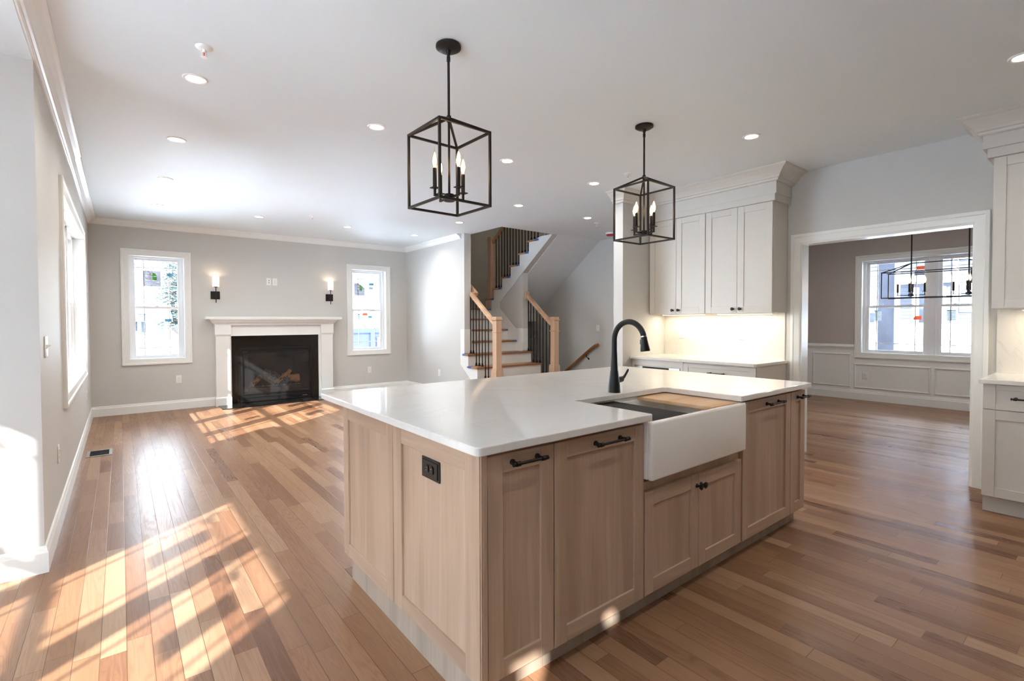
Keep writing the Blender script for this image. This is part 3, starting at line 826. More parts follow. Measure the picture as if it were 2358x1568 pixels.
# ------------------------------------------------------------------ fireplace
def fireplace():
    cx = 2.054
    t = thing('fireplace_mantel', 'white painted wood mantel with pilasters and deep shelf', 'mantel', (cx, YF, 0))
    mb = MB(); mb.box(1.022, 3.092, 8.752, YF, 1.357, 1.400, .004); mb.obj('shelf', 'white', t)
    pr = [(0, 0), (.078, 0), (.074, -.010), (.058, -.016), (.052, -.030), (.040, -.050), (.022, -.062), (.014, -.070), (.012, -.086), (.004, -.092), (0, -.096)]
    mb = MB(); mb.sweep([(1.150, YF, 1.357), (1.150, 8.834, 1.357), (2.958, 8.834, 1.357), (2.958, YF, 1.357)][::-1], (0, 0, 1), [(a, b) for a, b in pr])
    mb.obj('crown_moulding', 'white', t)
    mb = MB(); mb.box(1.352, 2.756, 8.862, YF, 1.100, 1.357); mb.box(1.352, 2.756, 8.852, 8.862, 1.094, 1.106)
    mb.obj('frieze', 'white', t)
    for x0, x1 in ((1.155, 1.352), (2.756, 2.953)):
        mb = MB(); mb.box(x0, x1, 8.840, YF, .135, 1.095, .002)
        p_ = mb.obj('pilaster', 'white', t)
        mb = MB(); mb.box(x0 - .012, x1 + .012, 8.826, YF, 1.118, 1.268, .002); mb.prism([(8.826, 1.118), (8.840, 1.092), (YF, 1.092), (YF, 1.118)], 'x', x0 - .008, x1 + .008)
        mb.obj('capital', 'white', p_)
        mb = MB(); mb.box(x0 - .012, x1 + .012, 8.824, YF, .0, .125, .002); mb.prism([(8.826, .125), (8.838, .142), (YF, .142), (YF, .125)], 'x', x0 - .008, x1 + .008)
        mb.obj('plinth', 'white', p_)
    for xa, xb in ((1.352, 1.373), (2.719, 2.756)):
        mb = MB(); mb.box(xa, xb, 8.885, YF, 0, 1.10); mb.obj('inner_return', 'white', t)
    s = MB(); wall_grid(s, 'y', 8.900, YF - .001, 1.3735, 2.7185, .013, 1.093, [(1.494, 2.598, .02, .906)])
    tag(s.obj('fireplace_surround', 'granite', None, (cx, 8.92, .013)), 'black granite slab surround inside the white mantel', 'fireplace surround')
    s = MB(); s.box(1.175, 2.93, 8.45, 8.823, 0, .012, .003); s.box(1.374, 2.718, 8.823, YF - .001, 0, .012)
    tag(s.obj('hearth_slab', 'granite', None, (cx, 8.70, 0)), 'thin black granite hearth on the floor before the fireplace', 'hearth')
    # gas insert
    t = thing('gas_fireplace', 'black glass-fronted gas fireplace insert', 'fireplace', (cx, 8.90, .02))
    mb = MB(); wall_grid(mb, 'y', 8.878, 8.930, 1.497, 2.595, .026, .903, [(1.530, 2.562, .150, .845)])
    mb.obj('frame', 'black', t)
    for xa, xb, za, zb in ((1.497, 2.595, .862, .884), (1.52, 2.57, .136, .144), (1.52, 2.57, .086, .092)):
        mb = MB(); mb.box(xa, xb, 8.868, 8.885, za, zb, .003); mb.obj('louvre', 'black', t)
    mb = MB(); mb.box(1.530, 2.562, 8.900, 8.905, .150, .845); mb.obj('glass', 'fireglass', t)
    mb = MB()
    yb = 9.34
    mb.add([(1.52, 8.93, .15), (2.57, 8.93, .15), (2.40, yb, .15), (1.69, yb, .15), (1.52, 8.93, .88), (2.57, 8.93, .88), (2.40, yb, .88), (1.69, yb, .88)],
           [(0, 1, 2, 3), (4, 7, 6, 5), (3, 2, 6, 7), (0, 3, 7, 4), (1, 5, 6, 2)])
    mb.box(1.5, 2.6, yb + .01, yb + .02, .1, .9); mb.box(1.48, 1.50, 8.935, yb + .02, .1, .9); mb.box(2.59, 2.61, 8.935, yb + .02, .1, .9); mb.box(1.48, 2.61, 8.935, yb + .02, .90, .92); mb.box(1.48, 2.61, 8.935, yb + .02, .08, .10)
    mb.obj('firebox', 'firebox', t)
    mb = MB(); mb.add([(1.56, 8.96, .80), (2.53, 8.96, .80), (2.38, 9.16, .70), (1.72, 9.16, .70), (1.56, 8.96, .815), (2.53, 8.96, .815), (2.38, 9.16, .715), (1.72, 9.16, .715)],
           [(0, 1, 2, 3), (4, 7, 6, 5), (0, 4, 5, 1), (1, 5, 6, 2), (2, 6, 7, 3), (3, 7, 4, 0)])
    mb.obj('smoke_baffle', 'firebox', t)
    mb = MB(); mb.box(1.62, 2.46, 8.955, 9.20, .151, .236, .01); mb.obj('burner_tray', 'firebox', t)
    mb = MB(); mb.box(2.44, 2.52, 8.8765, 8.8785, .052, .060); mb.obj('nameplate', 'steel', t)
    # logs
    def log(p0, p1, r, mats, label, n=9, seg=7, rough=.16):
        p0, p1 = Vector(p0), Vector(p1); mb = MB(); pts, rs = [], []
        for i in range(seg):
            f = i / (seg - 1); p = p0.lerp(p1, f) + Vector((random.uniform(-1, 1), random.uniform(-1, 1), random.uniform(-1, 1))) * r * rough
            pts.append(p); rs.append(r * random.uniform(.82, 1.1))
        mb.tube(pts, rs, n)
        nf = len(mb.f)
        for q in (nf - 1, nf - 2): mb.mi[q] = 1; mb.sm[q] = False
        for q in range(0, nf - 2, 5): mb.mi[q] = 2 if q % 3 else 0
        o = mb.obj('fire_log', mats, None, tuple((p0 + p1) / 2))
        tag(o, label, 'log', 'ceramic logs in the fireplace')
    log((1.66, 9.02, .262), (1.84, 9.10, .40), .042, ['logcut', 'logcut', 'log'], 'pale knobbly ceramic log at the left of the fire')
    log((1.80, 9.04, .42), (2.02, 9.00, .285), .045, ['log', 'logcut', 'ash'], 'dark bark ceramic log leaning left in the fire')
    log((1.90, 9.10, .47), (2.26, 9.06, .29), .060, ['ash', 'logcut', 'ash'], 'grey charred ceramic log slanting across the fire')
    log((2.06, 8.99, .300), (2.30, 9.10, .47), .035, ['logcut', 'log', 'log'], 'slim ceramic log crossing on top of the others')
    log((2.18, 9.14, .36), (2.45, 9.11, .345), .070, ['logcut', 'logcut', 'log'], 'thick split ceramic log at the right of the fire')
    mb = MB()
    for i in range(80):
        x, y = random.uniform(1.65, 2.43), random.uniform(8.965, 9.05); r = random.uniform(.006, .013)
        mb.lathe([(r * .3, -r * .6), (r, 0), (r * .4, r * .7)], (x, y, .240 + r * .4), 5)
    o = mb.obj('ember_bed', 'ember', None, (2.04, 9.0, .236)); tag(o, 'pale ember pieces along the front of the burner', 'embers', kind='stuff')
fireplace()

# ------------------------------------------------------------------ wall sconces
t = thing('wall_sconce', 'black wall sconce with lit white shade, left of the fireplace', 'wall sconce', (1.172, YF, 1.735), 'wall sconces over the mantel', local=True)
mb = MB(); mb.box(-.063, .063, -.014, 0, -.062, .062, .003); mb.obj('backplate', 'black', t)
mb = MB(); mb.bar((0, -.012, -.020), (0, -.082, -.020), .012); mb.lathe([(.010, -.020), (.010, -.012)], (0, 0, -.020), 10, axis='y'); mb.obj('arm', 'black', t)
mb = MB(); mb.tube([(0, -.08, -.118), (0, -.08, .125)], .0065, 10); mb.lathe([(.012, .118), (.030, .126), (.030, .130)], (0, -.08, 0), 14); mb.obj('stem', 'black', t)
mb = MB()
n_, r0_ = 24, .046
for rr, sgn in ((r0_, 1), (r0_ - .003, -1)):
    vs = [(rr * math.cos(2 * PI * k / n_), -.08 + rr * math.sin(2 * PI * k / n_), z) for z in (.130, .285) for k in range(n_)]
    mb.add(vs, [[k, (k + 1) % n_, n_ + (k + 1) % n_, n_ + k] for k in range(n_)], True)
mb.obj('shade', 'shade', t)
ld = bpy.data.lights.new('sconce_bulb', 'POINT'); ld.energy = .2; ld.color = (1.0, .72, .46); ld.shadow_soft_size = .02
lo = bpy.data.objects.new('bulb', ld); col.objects.link(lo); lo.parent = t; lo.location = (0, -.08, .27)
dup(t, (2.936, YF, 1.745), 0, 'black wall sconce with lit white shade, right of the fireplace')

# ------------------------------------------------------------------ ceiling fixtures
t0 = thing('recessed_light', 'round recessed light in the window-side row, nearest the camera', 'recessed light', (.372, 3.495, H), 'recessed ceiling lights', local=True)
mb = MB(); mb.lathe([(.046, -.0005), (.046, -.004), (.052, -.007), (.062, -.006), (.066, -.002), (.066, 0)], n=32); mb.obj('trim_ring', 'plastic', t0)
mb = MB(); mb.lathe([(.044, -.0045), (.02, -.0048)], n=32); mb.obj('diffuser', 'led', t0)
ld = bpy.data.lights.new('downlight', 'AREA'); ld.shape = 'DISK'; ld.size = .08; ld.energy = LAMP_LIVING; ld.color = (1.0, .93, .85); ld.spread = math.radians(150)
lo = bpy.data.objects.new('downlight', ld); col.objects.link(lo); lo.parent = t0; lo.location = (0, 0, -.010)
ld_k = ld.copy(); ld_k.energy = LAMP_KITCHEN
ld_d = ld.copy(); ld_d.energy = LAMP_DINING
for x, y, lab in ((.374, 4.739, 'round recessed light in the window-side row, second from the camera'),
        (.381, 6.10, 'round recessed light in the window-side row, third from the camera'),
        (.384, 7.507, 'round recessed light in the window-side row, nearest the fireplace wall'),
        (1.523, 7.507, 'round recessed light over the left end of the mantel'),
        (2.738, 7.477, 'round recessed light over the right end of the mantel'),
        (3.896, 7.522, 'round recessed light nearest the stair wall crown moulding'),
        (3.913, 6.154, 'round recessed light in front of the stairwell opening'),
        (1.517, 3.523, 'round recessed light left of the larger-looking nearer pendant'),
        (2.760, 3.535, 'round recessed light between the two pendants'),
        (3.933, 4.803, 'round recessed light right of the stairwell corner, low in view'),
        (3.930, 3.549, 'round recessed light beside the far pendant rod'),
        (5.165, 4.785, 'round recessed light over the cellar stair hall'),
        (3.914, 1.889, 'round recessed light in front of the kitchen wall cabinets'),
        (3.921, .394, 'round recessed light cut by the right edge of the picture'),
        (2.740, .394, 'added recessed kitchen fill light, unseen above the picture edge, before the sink'),  # unseen kitchen lights from here added to brighten island front and cabinets
        (1.520, .394, 'added recessed kitchen fill light out of the picture, before the island corner'),
        (3.914, -1.10, 'added recessed kitchen fill light, unseen behind the camera'),
        (6.55, 0.60, 'added recessed dining room fill light hidden by the opening, camera side'), (6.55, 2.30, 'added recessed dining room fill light hidden by the opening, far side'),  # unseen dining lights added to brighten that room
        (8.35, 0.60, 'added unseen dining room fill light by the window, camera side'), (8.35, 2.30, 'added unseen dining room fill light by the window, far side')):
    o = dup(t0, (x, y, H), None, lab)
    if x > 5.4 or y < 4:
        for ch in o.children:
            if ch.type == 'LIGHT': ch.data = ld_d if x > 5.4 else ld_k

t0 = thing('ceiling_sprinkler', 'white fire sprinkler head near the nearest window-side light', 'sprinkler', (.369, 3.071, H), 'fire sprinkler heads', local=True)
mb = MB(); mb.lathe([(.020, -.012), (.030, -.010), (.040, -.003), (.041, 0)], n=24); mb.obj('escutcheon', 'plastic', t0)
mb = MB(); mb.lathe([(.009, -.028), (.009, -.008)], n=10); mb.bar((-.012, 0, -.018), (-.012, 0, -.048), .005); mb.bar((.012, 0, -.018), (.012, 0, -.048), .005); mb.bar((-.013, 0, -.018), (.013, 0, -.018), .006); mb.bar((-.013, 0, -.048), (.013, 0, -.048), .006)
mb.obj('yoke', 'plastic', t0)
mb = MB(); mb.lathe([(.004, -.056), (.016, -.054), (.016, -.052), (.004, -.050)], n=14); mb.obj('deflector', 'plastic', t0)
mb = MB(); mb.lathe([(.0022, -.046), (.0022, -.028)], n=8); mb.obj('heat_bulb', 'red', t0)
for x, y, lab in ((2.08, 7.005, 'white fire sprinkler head in front of the fireplace wall'), (5.533, 4.945, 'white fire sprinkler head over the cellar stair hall'), (3.929, 3.106, 'white fire sprinkler head above the far pendant')):
    dup(t0, (x, y, H), None, lab)
t = thing('fire_alarm', 'white ceiling fire alarm with red band beside the far pendant', 'fire alarm', (6.33, 5.36, H), local=True)
mb = MB(); mb.lathe([(.075, -.030), (.078, -.010), (.078, 0)], n=28); mb.obj('base', 'plastic', t)
mb = MB(); mb.lathe([(.030, -.055), (.060, -.050), (.070, -.030)], n=28); mb.obj('strobe_lens', 'red', t)

t = thing('stairwell_fill_light', 'added fill light brightening the stairwell, unseen on the upper storey', 'ceiling light', (5.6, 5.2, 5.4), local=True)  # unseen light added to lift the dark stairwell
mb = MB(); mb.lathe([(.15, -.03), (.16, -.01), (.16, 0)], n=28); mb.obj('base', 'plastic', t)
mb = MB(); mb.lathe([(.02, -.085), (.08, -.075), (.13, -.05), (.14, -.031)], n=28); mb.obj('glass_bowl', 'shade', t)
ld = bpy.data.lights.new('stairwell_fill', 'POINT'); ld.energy = 5.0; ld.color = (1.0, .80, .58); ld.shadow_soft_size = .1
lo = bpy.data.objects.new('lamp', ld); col.objects.link(lo); lo.parent = t; lo.location = (0, 0, -.16)

# candle pendant pieces
def candle(parent, x, y, zp, hs=.098):
    """bobeche, sleeve and bulb standing on an arm end at x, y; zp = plate height"""
    mb = MB(); mb.box(x - .019, x + .019, y - .019, y + .019, zp, zp + .004); mb.obj('drip_plate', 'bronze', parent)
    mb = MB(); mb.lathe([(.0105, zp + .004), (.0105, zp + .004 + hs)], (x, y, 0), 14); sl = mb.obj('candle_sleeve', 'bronze', parent)
    z = zp + .004 + hs
    mb = MB(); mb.lathe([(.0085, z), (.010, z + .010), (.0165, z + .030), (.0170, z + .042), (.0120, z + .066), (.0055, z + .084), (.0022, z + .100), (.0010, z + .112)], (x, y, 0), 14)
    b = mb.obj('bulb', 'bulbglass', sl)
    mb = MB(); mb.lathe([(.004, z + .010), (.0095, z + .026), (.0105, z + .042), (.0068, z + .062), (.001, z + .082)], (x, y, 0), 8)
    mb.obj('filament', 'filament', sl)
def pendant(label, loc, rz):
    t = thing('lantern_pendant', label, 'pendant light', loc, 'lantern pendants over the island', rz=rz, local=True)
    zt, zb, za, h = 2.302 - H, 1.920 - H, 2.385 - H, .1535
    mb = MB(); mb.lathe([(.060, 0), (.066, -.004), (.066, -.016), (.058, -.020), (.050, -.026), (.016, -.029), (.012, -.045), (.008, -.055)], n=32); mb.obj('canopy', 'black', t)
    mb = MB(); mb.tube([(0, 0, -.05), (0, 0, za)], .0068, 12); mb.lathe([(.010, -.085), (.010, -.060)], n=12); mb.obj('downrod', 'black', t)
    mb = MB(); w = .0115
    cs = [(-h, -h), (h, -h), (h, h), (-h, h)]
    for i in range(4):
        a, b = cs[i], cs[(i + 1) % 4]
        for z in (zt, zb): mb.bar((a[0], a[1], z), (b[0], b[1], z), w)
        mb.bar((a[0], a[1], zb - w / 2), (a[0], a[1], zt + w / 2), w)
        mb.bar((a[0], a[1], zt), (0, 0, za), w)
    mb.obj('cage', 'bronze', t)
    mb = MB(); mb.lathe([(.012, za - .02), (.012, za + .012)], n=14); mb.obj('hanger', 'bronze', t)
    zh = 1.968 - H
    mb = MB(); mb.tube([(0, 0, za), (0, 0, zh)], .0062, 12); mb.lathe([(.006, zh + .022), (.026, zh + .018), (.030, zh), (.028, zh - .018), (.006, zh - .020)], n=24); mb.obj('hub', 'bronze', t)
    r = .088
    for k in range(4):
        x, y = r * math.cos(k * PI / 2), r * math.sin(k * PI / 2)
        mb = MB(); mb.bar((x * .3, y * .3, zh), (x * 1.06, y * 1.06, zh), .010); mb.bar((x, y, zh - .005), (x, y, zh + .036), .010)
        ar = mb.obj('arm', 'bronze', t)
        candle(t, x, y, zh + .036)
    return t
p1 = pendant('nearer lantern pendant, hanging over the end of the island with the outlet', (1.372, 2.256, H), math.radians(1.6))
p2 = dup(p1, (3.069, 2.277, H), math.radians(-1.2), 'farther lantern pendant, hanging before the kitchen wall cabinets')

def chandelier():
    cx, y1, y2 = 7.32, 1.632, 1.126; cyc = (y1 + y2) / 2; L = .506; hw = .135
    t = thing('linear_chandelier', 'long black lantern chandelier with eight candle bulbs in the dining room', 'chandelier', (cx, cyc, H), local=True)
    zt, zb, za = 1.880 - H, 1.578 - H, 1.985 - H; w = .0105
    mb = MB(); mb.box(-.06, .06, -.33, .33, -.025, 0, .004); mb.obj('canopy', 'black', t)
    for y in (.253, -.253):
        mb = MB(); mb.tube([(0, y, -.02), (0, y, zb + .03)], .007, 10); mb.obj('downrod', 'black', t)
    mb = MB(); cs = [(-hw, -L), (hw, -L), (hw, L), (-hw, L)]
    for i in range(4):
        a, b = cs[i], cs[(i + 1) % 4]
        for z in (zt, zb): mb.bar((a[0], a[1], z), (b[0], b[1], z), w)
        mb.bar((a[0], a[1], zb - w / 2), (a[0], a[1], zt + w / 2), w)
        mb.bar((a[0], a[1], zt), (0, math.copysign(.253, a[1]), za), w)
    mb.bar((0, -.253, za), (0, .253, za), w)
    mb.obj('cage', 'black', t)
    for y in (.253, -.253):
        zh = zb + .03
        mb = MB(); mb.lathe([(.006, zh + .02), (.024, zh + .016), (.028, zh - .01), (.006, zh - .018)], (0, y, 0), 18); mb.obj('hub', 'black', t)
        for dx_, dy_ in ((.068, 0), (-.068, 0), (0, .127), (0, -.127)):
            mb = MB(); mb.bar((0, y, zh), (dx_ * 1.05, y + dy_ * 1.05, zh), .008); mb.bar((dx_, y + dy_, zh), (dx_, y + dy_, zh + .035), .008); mb.obj('arm', 'black', t)
            candle(t, dx_, y + dy_, zh + .035)
chandelier()

# ------------------------------------------------------------------ cabinet helpers
def face_T(kind, plane):
    """maps (u, depth, z) with depth growing into the cabinet; 'front' faces -y, 'left' faces -x"""
    if kind == 'front': return Matrix(((1, 0, 0, 0), (0, 1, 0, plane), (0, 0, 1, 0), (0, 0, 0, 1)))
    return Matrix(((0, 1, 0, plane), (1, 0, 0, 0), (0, 0, 1, 0), (0, 0, 0, 1)))
def shaker(name, T, u0, u1, z0, z1, mats, parent, fw=.063, th=.020, rec=.009, rail=None):
    """mats: [stile, rail]"""
    mb = MB(T); b = .0012; rail = rail or fw
    mb.box(u0, u0 + fw, 0, th, z0, z1, b); mb.box(u1 - fw, u1, 0, th, z0, z1, b)
    mb.k = 1 if len(mats) > 1 else 0
    mb.box(u0 + fw, u1 - fw, .0003, th, z0, z0 + rail, b); mb.box(u0 + fw, u1 - fw, .0003, th, z1 - rail, z1, b)
    mb.k = 0
    mb.box(u0 + fw - .002, u1 - fw + .002, rec, th - .001, z0 + rail - .002, z1 - rail + .002)
    return mb.obj(name, mats, parent)
def pull(parent, T, uc, zc, length):
    mb = MB(T); r = .0056; q = length / 2 - .018
    mb.tube([(uc - length / 2, -.034, zc), (uc + length / 2, -.034, zc)], r, 10)
    for s_ in (-1, 1):
        mb.tube([(uc + s_ * q, .0, zc), (uc + s_ * q, -.006, zc), (uc + s_ * q, -.010, zc), (uc + s_ * q, -.036, zc)], [.0105, .0105, .006, .006], 10)
        mb.tube([(uc + s_ * (q - .008), -.034, zc), (uc + s_ * (q + .008), -.034, zc)], .0088, 10)
        mb.tube([(uc + s_ * (length / 2 - .003), -.034, zc), (uc + s_ * (length / 2 + .003), -.034, zc)], .0078, 10)
    return mb.obj('handle', 'black', parent)
def knob(parent, T, uc, zc):
    mb = MB(T)
    mb.tube([(uc, 0, zc), (uc, -.004, zc), (uc, -.008, zc), (uc, -.018, zc), (uc, -.022, zc), (uc, -.028, zc), (uc, -.031, zc)], [.011, .010, .0055, .0055, .014, .0165, .010], 14)
    return mb.obj('knob', 'black', parent)

# ------------------------------------------------------------------ island
IX0, IX1, IY0, IY1 = .875, 3.492, 1.279, 2.841
def rounded_rect(x0, x1, y0, y1, r, corners):
    pts = []
    for (cx, cy_, a0, key) in ((x1, y1, 0, 'ne'), (x0, y1, 90, 'nw'), (x0, y0, 180, 'sw'), (x1, y0, 270, 'se')):
        if key in corners:
            ox, oy = (-r if cx == x1 else r), (-r if cy_ == y1 else r)
            for k in range(6):
                a = math.radians(a0 + k * 18); pts.append((cx + ox + r * math.cos(a), cy_ + oy + r * math.sin(a)))
        else: pts.append((cx, cy_))
    return pts
def slab(name, poly, z0, z1, mat, e=.004):
    """horizontal slab with eased top and bottom edges"""
    bm = bmesh.new(); vs = [bm.verts.new((p[0], p[1], z0)) for p in poly]
    f = bm.faces.new(vs); r = bmesh.ops.extrude_face_region(bm, geom=[f])
    for g in r['geom']:
        if isinstance(g, bmesh.types.BMVert): g.co.z = z1
    eds = [ed for ed in bm.edges if abs(ed.verts[0].co.z - ed.verts[1].co.z) < 1e-6]
    bmesh.ops.bevel(bm, geom=eds, offset=e, segments=2, affect='EDGES', profile=.5)
    bm.verts.index_update()
    mb = MB(); mb.add([v.co.copy() for v in bm.verts], [[v.index for v in ff.verts] for ff in bm.faces]); bm.free()
    c = sum((Vector((p[0], p[1], 0)) for p in poly), Vector()) / len(poly)
    return mb.obj(name, mat, None, (c.x, c.y, z0))
def island():
    CU = (1.792, 2.572, 1.753)
    poly = rounded_rect(IX0, IX1, IY0, IY1, .022, ('ne', 'nw', 'sw', 'se'))
    # cut the sink notch into the front edge
    notch = [(CU[0] - .006, IY0), (CU[0], IY0 + .006), (CU[0], CU[2] - .012), (CU[0] + .012, CU[2]), (CU[1] - .012, CU[2]), (CU[1], CU[2] - .012), (CU[1], IY0 + .006), (CU[1] + .006, IY0)]
    i = max(k for k, p in enumerate(poly) if p[0] < 1.5 and p[1] < 1.5)
    poly = poly[:i + 1] + notch + poly[i + 1:]
    tag(slab('island_worktop', poly, .884, .914, 'quartz'), 'white quartz island worktop notched around the sink', 'worktop')
    T = face_T('front', 1.314); yb = 2.555
    def unit(name, label, u0, u1, doors, pulls, z0=.10, z1=.866, knobs=(), body_top=.884, cut=None):
        t = thing(name, label, 'base cabinet', ((u0 + u1) / 2, 1.9, 0), 'oak island cabinets')
        mb = MB()
        if cut: mb.box(u0 + .001, u1 - .001, 1.336, yb, .10, cut)
        else: mb.box(u0 + .001, u1 - .001, 1.336, yb, .10, body_top - .001)
        mb.obj('carcass', 'oakv', t)
        mb = MB(); mb.box(u0 + .0005, u1 - .0005, 1.376, 1.39, 0, .10); mb.obj('toe_kick', 'plinth', t)
        for a, b in doors:
            d = shaker('door', T, a, b, z0, z1, ['oakv', 'oakh'], t)
            for pc, pz, pl in pulls:
                if a < pc < b: pull(d, T, pc, pz, pl)
            for kc, kz in knobs:
                if a < kc < b: knob(d, T, kc, kz)
        return t
    unit('base_cabinet', 'narrow oak island cabinet at the corner beside the outlet panel', .937, 1.240, [(.941, 1.238)], [(1.100, .834, .150)])
    unit('base_cabinet', 'wide oak island cabinet immediately left of the sink', 1.241, 1.779, [(1.244, 1.775)], [(1.538, .832, .185)])
    t = unit('sink_base_cabinet', 'low oak double-door cabinet under the white sink', 1.780, 2.650, [(1.786, 2.2125), (2.2165, 2.638)], [], .102, .561, [(2.196, .509), (2.234, .509)], cut=.60)
    unit('base_cabinet', 'wide oak island cabinet immediately right of the sink', 2.651, 3.259, [(2.656, 3.256)], [(3.005, .832, .185)])
    unit('base_cabinet', 'narrow oak island cabinet at the end toward the dining room', 3.260, 3.472, [(3.263, 3.470)], [(3.395, .830, .120)])
    # end panel with the outlet
    t = thing('island_end_panel', 'two-panel washed oak end of the island with black outlet', 'end panel', (.92, 1.95, 0))
    Tl = face_T('left', .910)
    mb = MB(); mb.box(.914, .936, 1.314, 1.350, .0, .883); mb.box(.921, .9365, 1.312, 1.322, 0, .883); mb.obj('corner_post', 'oakv', t)
    shaker('panel', Tl, 1.977, 2.575, .095, .875, ['oakv', 'oakh2'], t, .066, .024, .010)
    mb = MB(Tl); b = .0012; a0, a1 = 1.320, 1.972
    mb.box(a0, a0 + .088, 0, .024, .10, .875, b); mb.box(a1 - .078, a1, 0, .024, .10, .875, b); mb.k = 1
    mb.box(a0 + .088, a1 - .078, .0003, .024, .10, .163, b); mb.box(a0 + .088, a1 - .078, .0003, .024, .806, .875, b); mb.k = 0
    mb.box(a0 + .086, a1 - .076, .010, .023, .161, .808)
    mb.obj('panel', ['oakv', 'oakh2'], t)
    mb = MB(); mb.box(.912, .93, 1.350, 2.470, 0, .10); mb.obj('plinth', 'plinth', t)
    mb = MB(); mb.box(.936, 3.472, 2.5555, 2.575, .095, .883); mb.box(.93, 3.44, 2.455, 2.470, 0, .095); mb.obj('back_panel', 'oakv', t)
    # black outlet
    t = thing('island_outlet', 'black duplex outlet on the end of the island', 'outlet', (.9195, 1.653, .753), rz=-PI / 2, local=True)
    mb = MB(); mb.box(-.068, .068, -.005, 0, -.040, .040, .002); mb.box(-.058, .058, -.009, -.004, -.031, .031, .002); mb.obj('cover_plate', 'black', t)
    for s_ in (-1, 1):
        mb = MB(); xc = s_ * .018
        mb.prism([(xc + max(-.0125, min(.0125, .0165 * math.cos(a))), .0165 * math.sin(a)) for a in [i * PI / 10 for i in range(20)]], 'y', -.0125, -.008)
        mb.k = 1
        mb.box(xc - .004, xc + .004, -.0132, -.012, .004, .0062); mb.box(xc - .004, xc + .003, -.0132, -.012, -.0062, -.004); mb.k = 2
        mb.lathe([(.0018, -.0132), (.0018, -.012)], (xc + .008 * s_, 0, 0), 8, axis='y')
        mb.obj('receptacle', ['black', 'chrome', 'hole'], t)
    # sink
    t = thing('farmhouse_sink', 'white fireclay apron-front sink in the island', 'sink', (2.197, 1.5, .607))
    x0, x1, y0, y1, z0, z1 = 1.781, 2.614, 1.274, 1.792, .620, .880
    mb = MB()
    mb.box(x0, x1, y0, y0 + .032, z0, z1 - .002, .012, 3)
    mb.obj('apron', 'ceramic', t)
    mb = MB(); mb.box(x0, x0 + .035, y0 + .026, y1, z0 + .005, z1); mb.box(x1 - .035, x1, y0 + .026, y1, z0 + .005, z1); mb.box(x0 + .035, x1 - .035, y1 - .022, y1, z0 + .005, z1)
    mb.box(x0 + .035, x1 - .035, y0 + .026, y1 - .022, z0 + .005, z0 + .03)
    mb.box(x0 + .035, x1 - .035, y0 + .030, y0 + .040, z0 + .03, z1 - .020); mb.box(x0 + .035, x1 - .035, y1 - .034, y1 - .022, z0 + .03, z1 - .020)
    mb.obj('basin', 'ceramic', t)
    mb = MB(); mb.lathe([(.004, z0 + .031), (.035, z0 + .032), (.045, z0 + .030)], ((x0 + x1) / 2, 1.55, 0), 20); mb.obj('drain', 'chrome', t)
    # cutting board, rack
    mb = MB(); mb.box(2.326, 2.577, 1.3075, 1.768, .8605, .8795, .003, 2)
    tag(mb.obj('cutting_board', 'board', None, (2.45, 1.53, .8605)), 'pale maple cutting board bridging the sink', 'cutting board')
    t = thing('roll_up_rack', 'black roll-up drying rack over the left of the sink', 'drying rack', (1.97, 1.53, .8605))
    for i in range(17):
        x = 1.828 + i * .0178; mb = MB(); mb.tube([(x, 1.3075, .8695), (x, 1.768, .8695)], .0052, 8); mb.obj('rod', 'black', t)
    for y in (1.325, 1.750):
        mb = MB(); mb.box(1.822, 2.118, y - .006, y + .006, .8605, .8650); mb.obj('strap', 'black', t)
    # faucet
    t = thing('kitchen_faucet', 'matte black pull-down faucet standing behind the sink', 'faucet', (2.173, 1.810, .914))
    fx, fy, z = 2.173, 1.810, .914
    mb = MB(); mb.lathe([(.0345, z), (.0345, z + .006), (.0325, z + .04), (.026, z + .09), (.0222, z + .122)], (fx, fy, 0), 28); mb.obj('body', 'fixture', t)
    pts, rs = [(fx, fy, z + .120), (fx, fy, z + .18), (fx, fy, z + .24), (fx, fy, z + .285)], [.0215, .018, .0160, .0155]
    R = .1005; cz = z + .296; cyy = fy - R
    for k in range(0, 19):
        a = math.radians(0 + k * 9.2); pts.append((fx, cyy + R * math.cos(a), cz + R * math.sin(a))); rs.append(.0152)
    mb = MB(); mb.tube(pts, rs, 16); mb.obj('spout', 'fixture', t)
    end = Vector(pts[-1]); dirn = Vector((0, -.14, -1)).normalized()
    mb = MB(); mb.tube([end, end + dirn * .006], .0168, 18); mb.obj('collar', 'chrome', t)
    mb = MB(); mb.tube([end + dirn * .006, end + dirn * .02, end + dirn * .075, end + dirn * .082], [.0165, .0175, .0258, .0245], 18); mb.box(fx - .006, fx + .006, end.y + .012, end.y + .019, end.z - .045, end.z - .02); mb.obj('spray_head', 'fixture', t)
    mb = MB(); mb.tube([(fx + .018, fy, z + .066), (fx + .048, fy, z + .068), (fx + .066, fy, z + .070)], [.0185, .0175, .0165], 16)
    mb.tube([(fx + .060, fy, z + .072), (fx + .085, fy, z + .080), (fx + .104, fy, z + .098), (fx + .118, fy, z + .114), (fx + .124, fy, z + .122)], [.012, .0085, .0062, .0065, .004], 10)
    mb.obj('lever', 'fixture', t)
island()

